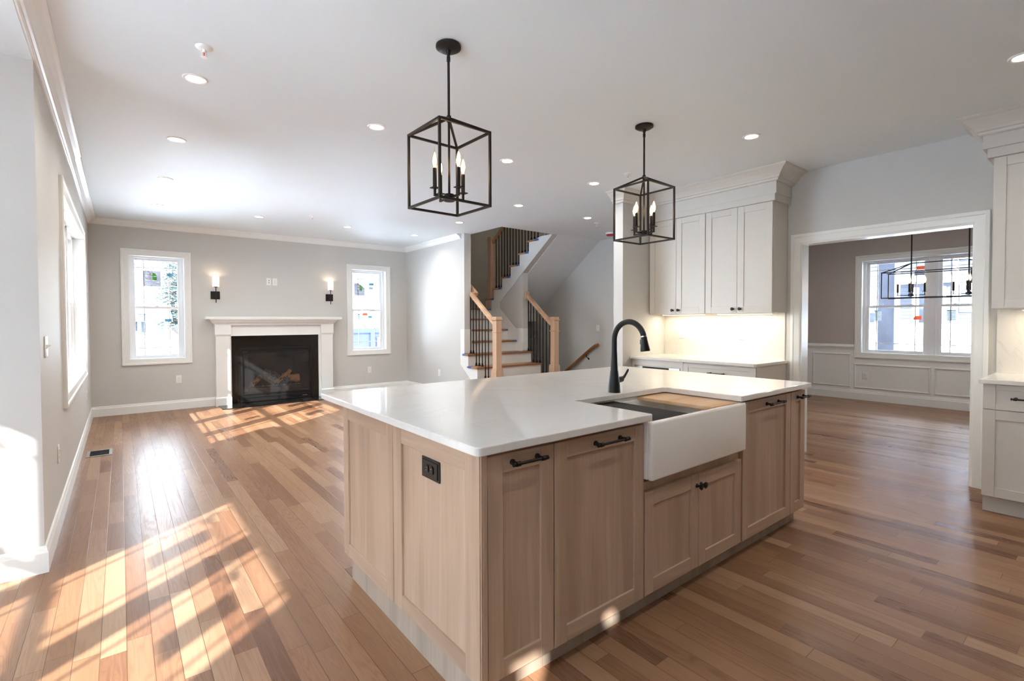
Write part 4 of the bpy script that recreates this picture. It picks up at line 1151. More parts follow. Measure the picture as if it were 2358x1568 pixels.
# ------------------------------------------------------------------ kitchen wall cabinets, far bank
def strip_lamp(t, y0, y1, z):
    ld = bpy.data.lights.new('led_strip', 'AREA'); ld.shape = 'RECTANGLE'; ld.size = .02; ld.size_y = y1 - y0 - .02; ld.energy = .9 * (y1 - y0); ld.color = (1.0, .86, .66)
    lo = bpy.data.objects.new('led_strip', ld); col.objects.link(lo); lo.parent = t; lo.location = Vector((5.075, (y0 + y1) / 2, z)) - t.location
def far_bank():
    Tu = face_T('left', 4.901)
    def wall_unit(label, u0, u1):
        t = thing('wall_cabinet', label, 'wall cabinet', (5.06, (u0 + u1) / 2, 1.39), 'white wall cabinets')
        mb = MB(); mb.box(4.922, XC - .002, u0 + .001, u1 - .001, 1.393, 2.525); mb.obj('carcass', 'cabw', t)
        m = (u0 + u1) / 2
        for a, b in ((u0 + .003, m - .0015), (m + .0015, u1 - .003)):
            d = shaker('door', Tu, a, b, 1.394, 2.459, ['cabw'], t, .066, .020, .008)
            knob(d, Tu, a + .036 if a > m else b - .036, 1.433)
    wall_unit('white two-door wall cabinet against the return wall', 2.849, 3.552)
    wall_unit('white two-door wall cabinet beside the cased opening', 2.153, 2.847)
    mb = MB(); mb.box(4.882, 4.921, 2.128, 3.568, 2.460, 2.526, .002); mb.box(4.921, XC - .002, 2.128, 2.1515, 2.460, 2.526)
    mb.box(4.892, 4.921, 2.12, 3.568, 2.527, 2.66); mb.box(4.921, XC - .002, 2.12, 2.150, 2.527, 2.66); mb.box(4.922, XC - .002, 3.5525, 3.568, 1.393, 2.46)
    struct('trim_7', mb, 'cabw', 'white frieze boards above the wall cabinets', 'frieze')
    prof = crown_prof(.122, .142)
    wallrun('trim_7', [(XC, 2.12), (4.892, 2.12), (4.892, 3.57), (4.429, 3.57), (4.429, 3.70)][::-1], [(-a, b) for a, b in prof], 'cabw', 'deep crown moulding over the far wall cabinets', 'crown moulding', H)
    # base run
    slabp = [(4.562, 2.163), (4.582, 2.143), (XC - .001, 2.143), (XC - .001, 3.569), (4.562, 3.569)]
    tag(slab('wall_worktop', slabp, .884, .914, 'quartz'), 'white quartz worktop under the far wall cabinets', 'worktop')
    mb = MB(); mb.box(XC - .012, XC - .001, 2.170, 3.569, .9145, 1.392)
    tag(mb.obj('backsplash', 'splash', None, (XC, 2.87, .9145)), 'veined white backsplash slab under the far wall cabinets', 'backsplash')
    Tb = face_T('left', 4.592)
    t = thing('base_cabinet', 'white drawer base cabinet beside the cased opening', 'base cabinet', (4.9, 2.53, 0), 'white base cabinets')
    mb = MB(); mb.box(4.613, XC - .002, 2.157, 2.912, .10, .883); mb.box(4.66, XC - .002, 2.157, 2.912, 0, .10); mb.obj('carcass', 'cabw', t)
    d = shaker('drawer', Tb, 2.160, 2.909, .712, .872, ['cabw'], t, .055, .020, .008, .038); pull(d, Tb, 2.535, .792, .17)
    for a, b in ((2.160, 2.533), (2.536, 2.909)):
        d = shaker('door', Tb, a, b, .105, .708, ['cabw'], t, .063, .020, .008); knob(d, Tb, b - .035 if a < 2.3 else a + .035, .66)
    t = thing('base_cabinet', 'white base cabinet housing a built-in drawer appliance', 'base cabinet', (4.9, 3.24, 0), 'white base cabinets')
    mb = MB(); mb.box(4.594, XC - .002, 2.914, 3.566, .815, .883); mb.box(4.594, XC - .002, 2.914, 2.945, .10, .815); mb.box(4.594, XC - .002, 3.535, 3.566, .10, .815); mb.box(4.66, XC - .002, 2.914, 3.566, 0, .10); mb.box(5.16, XC - .002, 2.945, 3.535, .10, .815); mb.box(4.60, 5.16, 2.945, 3.535, .10, .38)
    mb.obj('carcass', 'cabw', t)
    t = thing('microwave_drawer', 'stainless built-in drawer microwave under the far worktop', 'microwave', (4.88, 3.24, .381))
    mb = MB(); mb.box(4.612, 5.15, 2.947, 3.533, .381, .813); mb.obj('body', 'steel', t)
    mb = MB(); mb.box(4.585, 4.611, 2.947, 3.533, .385, .745, .003); mb.obj('drawer_front', 'steel', t)
    mb = MB(); mb.box(4.590, 4.612, 2.947, 3.533, .750, .812, .003); p_ = mb.obj('control_panel', 'steel', t)
    mb = MB(); mb.box(4.588, 4.592, 3.08, 3.42, .765, .806, .001); mb.obj('display', 'hole', p_)
    # under-cabinet lights
    for y0, y1, lab in ((2.943, 3.49, 'lit LED strip under the cabinet against the return wall'), (2.22, 2.80, 'lit LED strip under the cabinet beside the cased opening')):
        t = thing('under_cabinet_light', lab, 'under-cabinet light', (5.10, (y0 + y1) / 2, 1.393), 'under-cabinet LED strips')
        mb = MB(); mb.box(5.06, 5.09, y0, y1, 1.380, 1.3925, .002); mb.obj('housing', 'plastic', t)
        mb = MB(); mb.box(5.063, 5.087, y0 + .01, y1 - .01, 1.3785, 1.3799); mb.obj('diffuser', 'strip', t); strip_lamp(t, y0, y1, 1.3775)
    # near bank, right of the cased opening
    y1, y0 = .632, -.268
    t = thing('wall_cabinet', 'tall white wall cabinet cut by the right edge of the picture', 'wall cabinet', (5.06, .18, 1.39), 'white wall cabinets')
    mb = MB(); mb.box(4.922, XC - .002, y0, y1, 1.396, 2.54); mb.obj('carcass', 'cabw', t)
    for a, b in ((.184, y1), (y0, .181)):
        d = shaker('door', Tu, a, b, 1.397, 2.470, ['cabw'], t, .066, .020, .008); knob(d, Tu, a + .036 if a > 0 else b - .036, 1.433)
    mb = MB(); mb.box(4.882, 4.921, y0, .666, 2.472, 2.538, .002); mb.box(4.921, XC - .002, y1, .666, 2.472, 2.538); mb.box(4.871, 4.921, y0, .688, 2.538, 2.66); mb.box(4.921, XC - .002, y1, .688, 2.538, 2.66)
    struct('trim_8', mb, 'cabw', 'white frieze boards above the cabinet at the picture edge', 'frieze')
    wallrun('trim_8', [(4.871, y0), (4.871, .688), (XC, .688)], [(a, b) for a, b in crown_prof(.132, .125)], 'cabw', 'deep crown moulding over the cabinet at the picture edge', 'crown moulding', H)
    slabp = [(4.562, -.30), (XC - .001, -.30), (XC - .001, .646), (4.572, .646), (4.562, .636)]
    tag(slab('wall_worktop', slabp, .884, .914, 'quartz'), 'white quartz worktop at the right edge of the picture', 'worktop')
    mb = MB(); mb.box(XC - .012, XC - .001, -.30, .640, .9145, 1.395)
    tag(mb.obj('backsplash', 'splash', None, (XC, .17, .9145)), 'veined white backsplash at the right edge of the picture', 'backsplash')
    t = thing('base_cabinet', 'white drawer and door base cabinet at the right edge of the picture', 'base cabinet', (4.9, .18, 0), 'white base cabinets')
    mb = MB(); mb.box(4.613, XC - .002, y0, .628, .119, .883); mb.box(4.662, XC - .002, y0, .628, 0, .119); mb.obj('carcass', 'cabw', t)
    d = shaker('drawer', Tb, .02, .625, .713, .880, ['cabw'], t, .062, .020, .008, .034); pull(d, Tb, .40, .795, .17)
    d = shaker('door', Tb, .02, .625, .121, .708, ['cabw'], t, .063, .020, .008); knob(d, Tb, .06, .66)
    d = shaker('door', Tb, y0 + .003, .016, .121, .880, ['cabw'], t, .063, .020, .008)
    t = thing('under_cabinet_light', 'lit LED strip under the cabinet at the picture edge', 'under-cabinet light', (5.10, .2, 1.396), 'under-cabinet LED strips')
    mb = MB(); mb.box(5.06, 5.09, -.20, .50, 1.383, 1.3955, .002); mb.obj('housing', 'plastic', t)
    mb = MB(); mb.box(5.063, 5.087, -.19, .49, 1.3815, 1.3829); mb.obj('diffuser', 'strip', t); strip_lamp(t, -.20, .50, 1.3805)
far_bank()

# ------------------------------------------------------------------ staircase
RISE, RUN = .195, .26
def ny(k): return 6.70 + RUN * (k - 4)          # nosing of lower tread k
def uy(k): return 7.946 - RUN * (k - 9)         # nosing of upper tread k
def stairs():
    t = thing('staircase', 'white and oak staircase turning back on itself', 'staircase', (5.1, 7.0, 0))
    for k in range(1, 8):
        z = RISE * k; y = ny(k); wide = k <= 4
        x0, x1 = (4.402, 5.832) if wide else (4.582, X2 - .002)
        if k == 4: 
            mb = MB(); mb.prism([(x0, y), (x1, y), (x1, 6.858), (5.648, 6.858), (5.648, y + .30), (4.582, y + .30), (4.582, 6.858), (x0, 6.858)], 'z', z - .028, z)
        else:
            mb = MB(); mb.box(x0, x1, y, y + .29, z - .028, z, .006)
        tr = mb.obj('tread', 'tread', t)
        x0, x1 = (4.434, 5.785) if wide else (4.582, X2 - .002)
        mb = MB(); mb.box(x0, x1, y + .028, y + .045, z - RISE, z - .029); mb.obj('riser', 'white', t)
    # boxed sides of the lower steps
    for xa, xb in ((4.432, 4.446), (5.772, 5.786)):
        poly = [(5.95, 0)]
        for k in range(1, 5): poly += [(ny(k) + .030, RISE * (k - 1) + (0 if k == 1 else -.028)), (ny(k) + .030, RISE * k - .029)]
        poly += [(6.965, RISE * 4 - .029), (6.965, .60), (6.163, 0)]
        mb = MB(); mb.prism(poly, 'x', xa, xb); mb.obj('stringer', 'white', t)
    mb = MB()
    for k in range(1, 5): mb.box(4.448, 5.770, ny(k) + .046, min(ny(k) + RUN + .046, 6.855), 0, RISE * k - .029)
    mb.obj('carriage', 'wall', t)
    # landing
    z = RISE * 8
    mb = MB(); mb.box(4.582, X2 - .002, 7.74, YF - .002, z - .028, z); mb.box(X2 - .002, X2 + .118, 7.95, YF - .002, z - .028, z); mb.box(X2 + .12, XR - .002, 7.805, YF - .002, z - .028, z)
    mb.obj('landing', 'tread', t)
    mb = MB(); mb.box(4.582, X2 - .002, 7.768, 7.785, z - RISE, z - .029); mb.obj('riser', 'white', t)
    # upper flight
    for k in range(9, 16):
        z = RISE * k; y = uy(k)
        mb = MB(); mb.box(X2 - .034, XR - .002, y - RUN - .032, y, z - .028, z, .006); mb.obj('tread', ['treadend'], t)
        mb = MB(); mb.box(X2 + .121, XR - .002, y - .045, y - .030, z - RISE + .001, z - .029); mb.obj('riser', 'white', t)
    # white stringer field on the wall between flights
    poly = [(6.805, 1.175), (6.99, 1.175), (7.476, 1.546), (7.476, 1.690), (6.02, 2.764), (6.30, 2.764)]
    for k in range(14, 8, -1):
        y = uy(k) - .03; poly += [(y - (.0 if k > 14 else 0), RISE * k - .03), (y, RISE * (k - 1) - .03)]
    poly += [(7.80, 1.53), (7.80, 1.28), (6.805, .60)]
    poly = [p for i, p in enumerate(poly) if i == 0 or p != poly[i - 1]]
    mb = MB(); mb.prism(poly, 'x', X2 - .010, X2 - .001); mb.obj('stringer', 'white', t)
    pr = [(-.014, 0), (-.014, .014), (.014, .014), (.014, 0)]
    mb = MB(); mb.sweep([(X2 - .010, 6.03, 2.752), (X2 - .010, 7.476, 1.682), (X2 - .010, 7.476, 1.546), (X2 - .010, 6.99, 1.175), (X2 - .010, 6.80, 1.175)], (-1, 0, 0), pr); mb.obj('stringer_cap', 'white', t)
    # white wraps at the free wall ends
    mb = MB(); mb.box(XS - .012, 4.584, YSE - .012, YSE - .001, .79, 1.184); mb.box(XS - .012, XS - .001, YSE - .001, 6.965, .60, 1.184); mb.obj('wall_wrap', 'white', t)
    mb = MB(); mb.box(X2 - .012, X2 + .124, 6.788, 6.799, .79, 1.184); mb.box(X2 + .121, X2 + .132, 6.80, 6.85, .60, 1.184); mb.obj('wall_wrap', 'white', t)
    # cellar flight (goes down away from the camera)
    for k in range(1, 9):
        y = 6.32 + RUN * (k - 1); z = -RISE * k
        mb = MB(); mb.box(X2 + .13, XR - .002, y, y + RUN + .03, z - .028, z); mb.obj('tread', 'tread', t)
        mb = MB(); mb.box(X2 + .13, XR - .002, y - .016, y - .001, z, z + RISE - .030); mb.obj('riser', 'white', t)
    # blue tape
    def tape(label, x0, x1, y0, y1, z):
        mb = MB(); mb.box(x0, x1, y0, y1, z + .0005, z + .0015); mb.box(x0 - .0016, x0 - .0003, y0, y1, z - .030, z + .0015); mb.box(x1 + .0003, x1 + .0016, y0, y1, z - .030, z + .0015); mb.box(x0 - .0016, x1 + .0016, y0 - .0016, y0 - .0003, z - .030, z + .0015)
        tag(mb.obj('masking_tape', 'tape', None, ((x0 + x1) / 2, (y0 + y1) / 2, z)), label, 'masking tape', 'blue masking tape on the stair treads')
    words = {9: 'lowest', 10: 'second', 11: 'third', 12: 'fourth', 13: 'fifth', 14: 'sixth'}
    for k in range(9, 15):
        y = uy(k) - RUN - .030
        tape('blue tape on the open end of the %s visible upper-flight tread' % words[k], X2 - .035, X2 - .012, y, y + .075, RISE * k)
    tape('blue tape at the right end of the landing edge', X2 - .14, X2 - .012, 7.741, 7.80, RISE * 8)
    tape('blue tape at the right end of the lower tread second below the landing', X2 - .05, X2 - .012, ny(6) + .001, ny(6) + .05, RISE * 6)
    tape('blue tape at the right end of the lower tread third below the landing', X2 - .07, X2 - .012, ny(5) + .001, ny(5) + .05, RISE * 5)
    tape('blue tape on the outer left end of the fourth lower tread', 4.403, 4.443, 6.78, 6.855, RISE * 4)
    tape('blue tape on the outer left end of the third lower tread', 4.403, 4.443, 6.60, 6.69, RISE * 3)
    tape('blue tape strip lying on the fourth lower tread by the wall end', 5.30, 5.56, ny(4) + .05, ny(4) + .10, RISE * 4)
    # ---- balustrades
    def baluster(parent, x, y, z0, z1):
        mb = MB(); mb.bar((x, y, z0), (x, y, z1), .0125); b = mb.obj('baluster', 'iron', parent)
        mb = MB(); mb.box(x - .017, x + .017, y - .017, y + .017, z0, z0 + .012, .003); mb.add([(x + sx * a, y + sy * a, z) for a, z in ((.015, z0 + .012), (.010, z0 + .036)) for sx, sy in ((-1, -1), (1, -1), (1, 1), (-1, 1))], [(0, 1, 5, 4), (1, 2, 6, 5), (2, 3, 7, 6), (3, 0, 4, 7), (4, 5, 6, 7)])
        mb.box(x - .012, x + .012, y - .012, y + .012, z0 + .036, z0 + .054, .003)
        mb.obj('baluster_shoe', 'iron', b)
    def newel(parent, x, y, z0, ztop, zbase):
        a = .052
        mb = MB(); mb.box(x - a, x + a, y - a, y + a, z0, ztop - .045, .003)
        nw = mb.obj('newel_post', 'maple', parent)
        mb = MB(); mb.box(x - a - .016, x + a + .016, y - a - .016, y + a + .016, z0, zbase, .003); mb.box(x - a - .010, x + a + .010, y - a - .010, y + a + .010, zbase, zbase + .022, .004); mb.obj('plinth', 'maple', nw)
        mb = MB(); zr = ztop - .235; mb.box(x - a - .010, x + a + .010, y - a - .010, y + a + .010, zr - .010, zr + .010, .004); mb.obj('collar', 'maple', nw)
        mb = MB(); mb.box(x - a - .006, x + a + .006, y - a - .006, y + a + .006, ztop - .066, ztop - .052, .003); mb.box(x - a - .018, x + a + .018, y - a - .018, y + a + .018, ztop - .052, ztop - .036, .004); mb.box(x - a - .004, x + a + .004, y - a - .004, y + a + .004, ztop - .036, ztop, .004); mb.obj('cap', 'maple', nw)
    RP = [(-.028, -.030), (.028, -.030), (.030, -.008), (.022, .012), (.030, .024), (.020, .034), (-.020, .034), (-.030, .024), (-.022, .012), (-.030, -.008)]
    def rail(parent, p0, p1, name='handrail', mat='mapley'):
        p0, p1 = Vector(p0), Vector(p1); d = (p1 - p0).normalized(); b = d.cross(Vector((0, 0, 1))).normalized(); u = b.cross(d)
        mb = MB(); n = len(RP)
        mb.add([p + b * a + u * c for p in (p0, p1) for a, c in RP], [list(range(n)), list(range(n, 2 * n))[::-1]] + [[i, (i + 1) % n, n + (i + 1) % n, n + i] for i in range(n)])
        return mb.obj(name, mat, parent)
    # left of the lower flight
    xb = 4.56
    t = thing('stair_railing', 'maple and black iron railing on the living room side of the lower flight', 'stair railing', (xb, 6.4, 0), 'stair railings')
    newel(t, xb, 6.11, RISE, 1.385, .56)
    rail(t, (xb, 6.155, 1.270), (xb, 6.815, 1.765)); 
    def rz_(y): return 1.270 + (y - 6.155) * .75 - .025
    for y, k in ((6.845, 4), (6.765, 4), (6.68, 3), (6.595, 3), (6.51, 3), (6.425, 2), (6.34, 2)):
        baluster(t, xb, y, RISE * k, rz_(y))
    rail(t, (xb, 6.80, 1.755), (xb + .10, 6.83, 1.775)); rail(t, (xb + .095, 6.80, 1.760), (xb + .095, 7.68, 2.42))
    # right of the lower flight
    xb = 5.76
    t = thing('stair_railing', 'maple and black iron railing on the cellar side of the lower flight', 'stair railing', (xb, 6.4, 0), 'stair railings')
    newel(t, xb, 6.09, 0, 1.385, .56)
    rail(t, (xb - .02, 6.14, 1.265), (xb - .02, 6.772, 1.770))
    mb = MB(); mb.box(xb - .075, xb + .035, 6.772, 6.787, 1.715, 1.850, .004); mb.obj('rosette', 'maple', t)
    for y, k in ((6.745, 4), (6.70, 4)) if False else ((6.755, 4), (6.715, 4)): pass
    for y, k in ((6.765, 4), (6.70, 4), (6.625, 3), (6.54, 3), (6.455, 3), (6.375, 2), (6.29, 2), (6.20, 2)):
        baluster(t, xb - .005, y, RISE * k, 1.265 + (y - 6.14) * .80 - .025)
    # upper flight
    xb = X2 + .04
    t = thing('stair_railing', 'maple and black iron railing climbing the upper flight', 'stair railing', (xb, 7.0, 1.56), 'stair railings')
    newel(t, xb, 7.80, RISE * 8, 2.955, 2.145)
    rail(t, (xb, 7.75, 2.840), (xb, 6.05, 2.840 + 1.70 * .75), mat='mapley')
    for k in range(9, 15):
        for j in range(3):
            y = uy(k) - .045 - j * .0866
            if y > 7.68 or (k == 9 and j < 2): continue
            baluster(t, xb, y, RISE * k, 2.840 + (7.75 - y) * .75 - .028)
    # wall handrail over the cellar flight
    t = thing('wall_handrail', 'oak wall handrail descending to the cellar', 'handrail', (XR - .05, 6.4, .6))
    xh = XR - .065
    mb = MB(); d_ = Vector((0, .76, -.535)).normalized(); 
    mb.tube([(xh, 5.985, .888), (xh, 6.05, .868), (xh, 6.15, .808), (xh, 8.2, -.62)], [.026, .027, .026, .026], 12); mb.obj('rail', 'handrail', t)
    for y, z in ((6.27, .70), (7.4, -.09)):
        mb = MB(); mb.tube([(xh, y, z), (xh, y, z - .045), (xh + .03, y, z - .065), (XR - .004, y, z - .075)], .007, 8); mb.lathe([(.020, XR - .006 - xh), (.020, XR - .001 - xh)], (xh, y, z - .085), 14, axis='x'); mb.obj('bracket', 'black', t)
stairs()
mb = MB(); mb.box(XR - .016, XR - .0005, 5.50, 5.60, 0, 2.16); struct('trim_9', mb, 'white', 'white casing edge on the wall behind the kitchen return wall', 'trim')

# ------------------------------------------------------------------ outdoors
def outdoors():
    GZ = -.75
    bm = bmesh.new(); bmesh.ops.create_grid(bm, x_segments=90, y_segments=90, size=110)
    from mathutils import noise as mn
    for v in bm.verts:
        v.co.x += 10; v.co.y += 10
        q = mn.noise(v.co * .05) * .7 + mn.noise(v.co * .25) * .12
        dx_ = max(NX - v.co.x, v.co.x - XD, 0); dy_ = max(-2 - v.co.y, v.co.y - YF, 0); dd = math.hypot(dx_, dy_)
        ss = lambda a, b, x: (lambda q_: q_ * q_ * (3 - 2 * q_))(min(1, max(0, (x - a) / (b - a))))
        far = ss(4, 15, dd) * 1.15 + ss(8, 20, v.co.x - XD) * 1.2 - (ss(4, 15, dd) * .9 if v.co.x < NX - 3 else 0)
        v.co.z = GZ + q * min(1, max(0, (math.hypot(v.co.x - 3, v.co.y - 3) - 11) / 10)) * .8 + far - .1
    bm.verts.index_update()
    mb = MB(); mb.add([v.co.copy() for v in bm.verts], [[v.index for v in f.verts] for f in bm.faces], True); bm.free()
    o = mb.obj('snow_ground', 'snow'); tag(o, 'snow covered ground outside the windows', 'snow', kind='structure')
    # bank of earth seen through the left window
    mb = MB(); rows = []
    N = 36
    for i in range(N):
        a = i / (N - 1); x = -4 + 22 * a; hgt = 1.25 + .25 * math.sin(a * 17) + .18 * math.sin(a * 41 + 1)
        rows.append([(x, 24.5, GZ - .3), (x, 26 + .4 * math.sin(a * 23), GZ + hgt), (x, 27.5, GZ + hgt * .9), (x, 30, GZ - .3)])
    vs = [p for r in rows for p in r]; fs = [[i * 4 + j, (i + 1) * 4 + j, (i + 1) * 4 + j + 1, i * 4 + j + 1] for i in range(N - 1) for j in range(3)]
    mb.add(vs, fs, True); o = mb.obj('earth_bank', 'dirt', None, (7, 27, GZ)); tag(o, 'snow dusted earth bank outside the window left of the fireplace', 'earth bank', kind='structure')
    # bare trees
    def bare_tree(label, x, y, h, seed, GZ=GZ + 1.1):
        rnd = random.Random(seed)
        t = thing('bare_tree', label, 'tree', (x, y, GZ), 'bare trees behind the house')
        tr, br = MB(), MB()
        tr.tube([(x, y, GZ - .2), (x + .1, y, GZ + h * .3), (x - .1, y, GZ + h * .6), (x, y, GZ + h)], [.16, .12, .08, .02], 7)
        def grow(p, d, l, r, dep):
            q = p + d * l; mid = p + d * l * .5 + Vector((rnd.uniform(-1, 1), rnd.uniform(-1, 1), rnd.uniform(0, 1))) * l * .06
            br.tube([p, mid, q], [r, r * .8, r * .5], 5)
            if dep == 0: return
            for _ in range(4 if dep == 2 else 3):
                nd = (d + Vector((rnd.uniform(-1, 1), rnd.uniform(-1, 1), rnd.uniform(-.2, .9))) * .75).normalized()
                grow(p + d * l * rnd.uniform(.45, 1), nd, l * rnd.uniform(.5, .75), r * .55, dep - 1)
        for k in range(9):
            f = .22 + .7 * k / 9; a = rnd.uniform(0, 6.28)
            grow(Vector((x, y, GZ + h * f)), Vector((math.cos(a), math.sin(a), rnd.uniform(.5, 1.3))).normalized(), h * .24 * (1.2 - f * .6), .055, 2)
        tr.obj('trunk', 'bark', t); br.obj('branches', 'bark', t)
    spots = [(-.6, 41, 6.0), (.9, 52, 7.5), (2.0, 46, 6.5), (3.9, 50, 7.5), (2.4, 57, 6.5), (16.6, 44, 5.5), (18.5, 46, 6.5), (20.4, 50, 6.5), (5.4, 60, 7)]
    where = ('farthest left behind the porch house', 'behind the porch house roof', 'over the porch house eave', 'beside the conifer', 'at the left edge of the left window',
             'left side of the window right of the fireplace', 'middle of the window right of the fireplace', 'right side of the window right of the fireplace', 'behind the conifer')
    for i, (x, y, h) in enumerate(spots): bare_tree('bare winter tree, ' + where[i], x, y, h, i + 3)
    # conifer
    G0 = GZ; GZ = G0 + 1.1
    x, y, h = 2.85, 40, 8.1
    t = thing('conifer_tree', 'snowy conifer seen through the window left of the fireplace', 'tree', (x, y, GZ))
    mb = MB(); mb.tube([(x, y, GZ - .2), (x, y, GZ + h)], [.22, .02], 8); mb.obj('trunk', 'bark', t)
    mb = MB(); sn = MB(); rnd = random.Random(5)
    for k in range(34):
        z = GZ + .8 + (h - 1.0) * k / 34; L = 2.0 * (1 - k / 35.5)
        for j in range(9):
            a = j * .698 + k * .47 + rnd.uniform(-.2, .2); ln_ = L * rnd.uniform(.6, 1.12); d = Vector((math.cos(a), math.sin(a), 0)); sd = Vector((-d.y, d.x, 0))
            c0 = Vector((x, y, z + rnd.uniform(-.1, .1))); tip = c0 + d * ln_ + Vector((0, 0, -ln_ * rnd.uniform(.15, .42)))
            nseg = max(2, int(ln_ / .22))
            for q in range(nseg):
                f = (q + .8) / nseg; p = c0.lerp(tip, f); w = (.16 + .22 * L * (1.05 - f)) * rnd.uniform(.7, 1.2)
                for sg in (-1, 1):
                    e_ = p + sd * sg * w + d * .14 + Vector((0, 0, -.10 * rnd.uniform(.3, 1.4)))
                    mb.add([p - d * .07, p + d * .07, e_, p + Vector((0, 0, -.05))], [(0, 1, 2), (1, 3, 2), (3, 0, 2), (0, 3, 1)])
                    if rnd.random() < .22: sn.add([p - d * .06 + Vector((0, 0, .02)), p + d * .07 + Vector((0, 0, .02)), p.lerp(e_, .8) + Vector((0, 0, .03)), p + Vector((0, 0, .05))], [(0, 1, 2), (1, 3, 2), (3, 0, 2), (0, 3, 1)])
    sn.obj('snow_load', 'snow', t)
    mb.obj('branches', 'needles', t)
    # house with porch
    hx, hy = 1.0, 33
    t = thing('porch_house', 'low white house with open porch outside the left window', 'house', (hx, hy, GZ))
    mb = MB(); mb.box(hx - 5.0, hx + .55, hy + 1.2, hy + 3.2, GZ - .3, GZ + 2.1 - .9); mb.obj('walls', 'housew', t)
    mb = MB(); mb.prism([(hy - .9, GZ + 1.15), (hy + 3.6, GZ + 1.15), (hy + 1.6, GZ + 1.95)], 'x', hx - 5.5, hx + 1.2); mb.obj('roof', 'snow', t)
    mb = MB(); mb.box(hx - 5.5, hx + 1.2, hy - .95, hy - .8, GZ + 1.0, GZ + 1.2); mb.obj('fascia', 'roofing', t)
    for k in range(4):
        mb = MB(); mb.box(hx - 2.6 + k * 1.15, hx - 2.45 + k * 1.15, hy - .7, hy - .55, GZ - .3, GZ + 1.0); mb.obj('post', 'housew', t)
    mb = MB(); mb.box(hx - .9, hx + .1, hy + 1.17, hy + 1.2, GZ + .4, GZ + 1.0); mb.obj('window', 'glassdark', t)
    mb2 = MB(Matrix.Translation((1.62, 30, .86))); mb2.prism([(-.22, 0), (.06, 0), (.75, -.42), (.75, -.50), (.06, -.09), (-.22, -.09)], 'y', 0, .4)
    for px_ in (-.2, .0):
        for py_ in (.02, .34): mb2.box(px_, px_ + .05, py_, py_ + .05, -.6, -.09)
    tag(mb2.obj('playground_slide', 'slide', None, (1.9, 31.2, GZ)), 'green playground slide beside the conifer', 'slide')
    # parked car at the edge of the left window
    GZ = G0 + 1.1
    cx, cy_ = .62, 22
    t = thing('parked_car', 'grey car half hidden at the left window edge', 'car', (cx - 1.2, cy_, GZ))
    mb = MB(); mb.prism([(cx - 4.6, GZ + .25), (cx - .2, GZ + .25), (cx - .1, GZ + .62), (cx - .5, GZ + .78), (cx - 1.3, GZ + .86), (cx - 1.9, GZ + 1.30), (cx - 3.6, GZ + 1.32), (cx - 4.4, GZ + .90), (cx - 4.65, GZ + .8)], 'y', cy_ - .85, cy_ + .85); mb.obj('body', 'car', t)
    for wx in (cx - .95, cx - 3.7):
        for wy_ in (cy_ - .86, cy_ + .70):
            mb = MB(); mb.lathe([(.30, 0), (.32, .03), (.32, .13), (.30, .16)], (wx, wy_, GZ + .30), 18, axis='y'); mb.obj('wheel', 'hole', t)
    # dumpster and truck outside the right window
    GZ = G0 + .45; dx0, dy0 = 5.9, 17.0
    t = thing('dumpster', 'blue dumpster outside the window right of the fireplace', 'dumpster', (dx0 + 2, dy0, GZ))
    mb = MB(); mb.box(dx0, dx0 + 4.6, dy0, dy0 + .08, GZ, GZ + 1.35); mb.box(dx0, dx0 + 4.6, dy0 + 2.1, dy0 + 2.2, GZ, GZ + 1.35); mb.box(dx0, dx0 + .08, dy0, dy0 + 2.2, GZ, GZ + 1.35); mb.box(dx0 + 4.5, dx0 + 4.6, dy0, dy0 + 2.2, GZ, GZ + 1.35); mb.box(dx0, dx0 + 4.6, dy0, dy0 + 2.2, GZ, GZ + .1); mb.obj('body', 'dumpster', t)
    mb = MB(); mb.box(dx0 - .05, dx0 + 4.65, dy0 - .07, dy0 + .09, GZ + 1.22, GZ + 1.38)
    for k in range(6): mb.box(dx0 + .3 + k * .8, dx0 + .42 + k * .8, dy0 - .06, dy0, GZ + .1, GZ + 1.22)
    mb.obj('rim', 'dumpster', t)
    mb = MB(); mb.box(dx0 + 1.35, dx0 + 2.3, dy0 - .075, dy0 - .065, GZ + .45, GZ + 1.05); mb.obj('sign', 'housew', t)
    mb = MB()
    for i in range(26):
        a = Vector((dx0 + random.uniform(.3, 4.2), dy0 + random.uniform(.4, 1.9), GZ + random.uniform(1.2, 1.6))); b = a + Vector((random.uniform(-.9, .9), random.uniform(-.3, .3), random.uniform(-.15, .35))); mb.bar(a, b, .10, .03)
    o = mb.obj('timber_scraps', 'dirt', None, (dx0 + 2.2, dy0 + 1.1, GZ + 1.2)); tag(o, 'scrap boards heaped in the blue dumpster', 'scraps', kind='stuff')
    GZ = G0 + 1.1
    t = thing('white_house', 'white gabled house behind the blue dumpster', 'house', (12.2, 29, GZ))
    mb = MB(); mb.box(11.4, 17, 27, 33, GZ - .3, GZ + 2.6); mb.prism([(11.4, GZ + 2.6), (17, GZ + 2.6), (14.2, GZ + 5.0)], 'y', 27, 33); mb.obj('walls', 'housew', t)
    mb = MB()
    for sx in (-1, 1):
        a, b = (14.2, GZ + 5.1), (14.2 + sx * 3.1, GZ + 2.45)
        mb.add([(a[0], 26.7, a[1]), (b[0], 26.7, b[1]), (b[0], 33.3, b[1]), (a[0], 33.3, a[1]), (a[0], 26.7, a[1] + .12), (b[0], 26.7, b[1] + .12), (b[0], 33.3, b[1] + .12), (a[0], 33.3, a[1] + .12)], [(0, 1, 2, 3), (4, 7, 6, 5), (0, 4, 5, 1), (1, 5, 6, 2), (2, 6, 7, 3), (3, 7, 4, 0)])
    mb.obj('roof', 'roofing', t)
    for xx in (11.9, 12.8): 
        mb = MB(); mb.box(xx, xx + .5, 26.95, 27, GZ + 1.2, GZ + 2.2); mb.obj('window', 'glassdark', t)
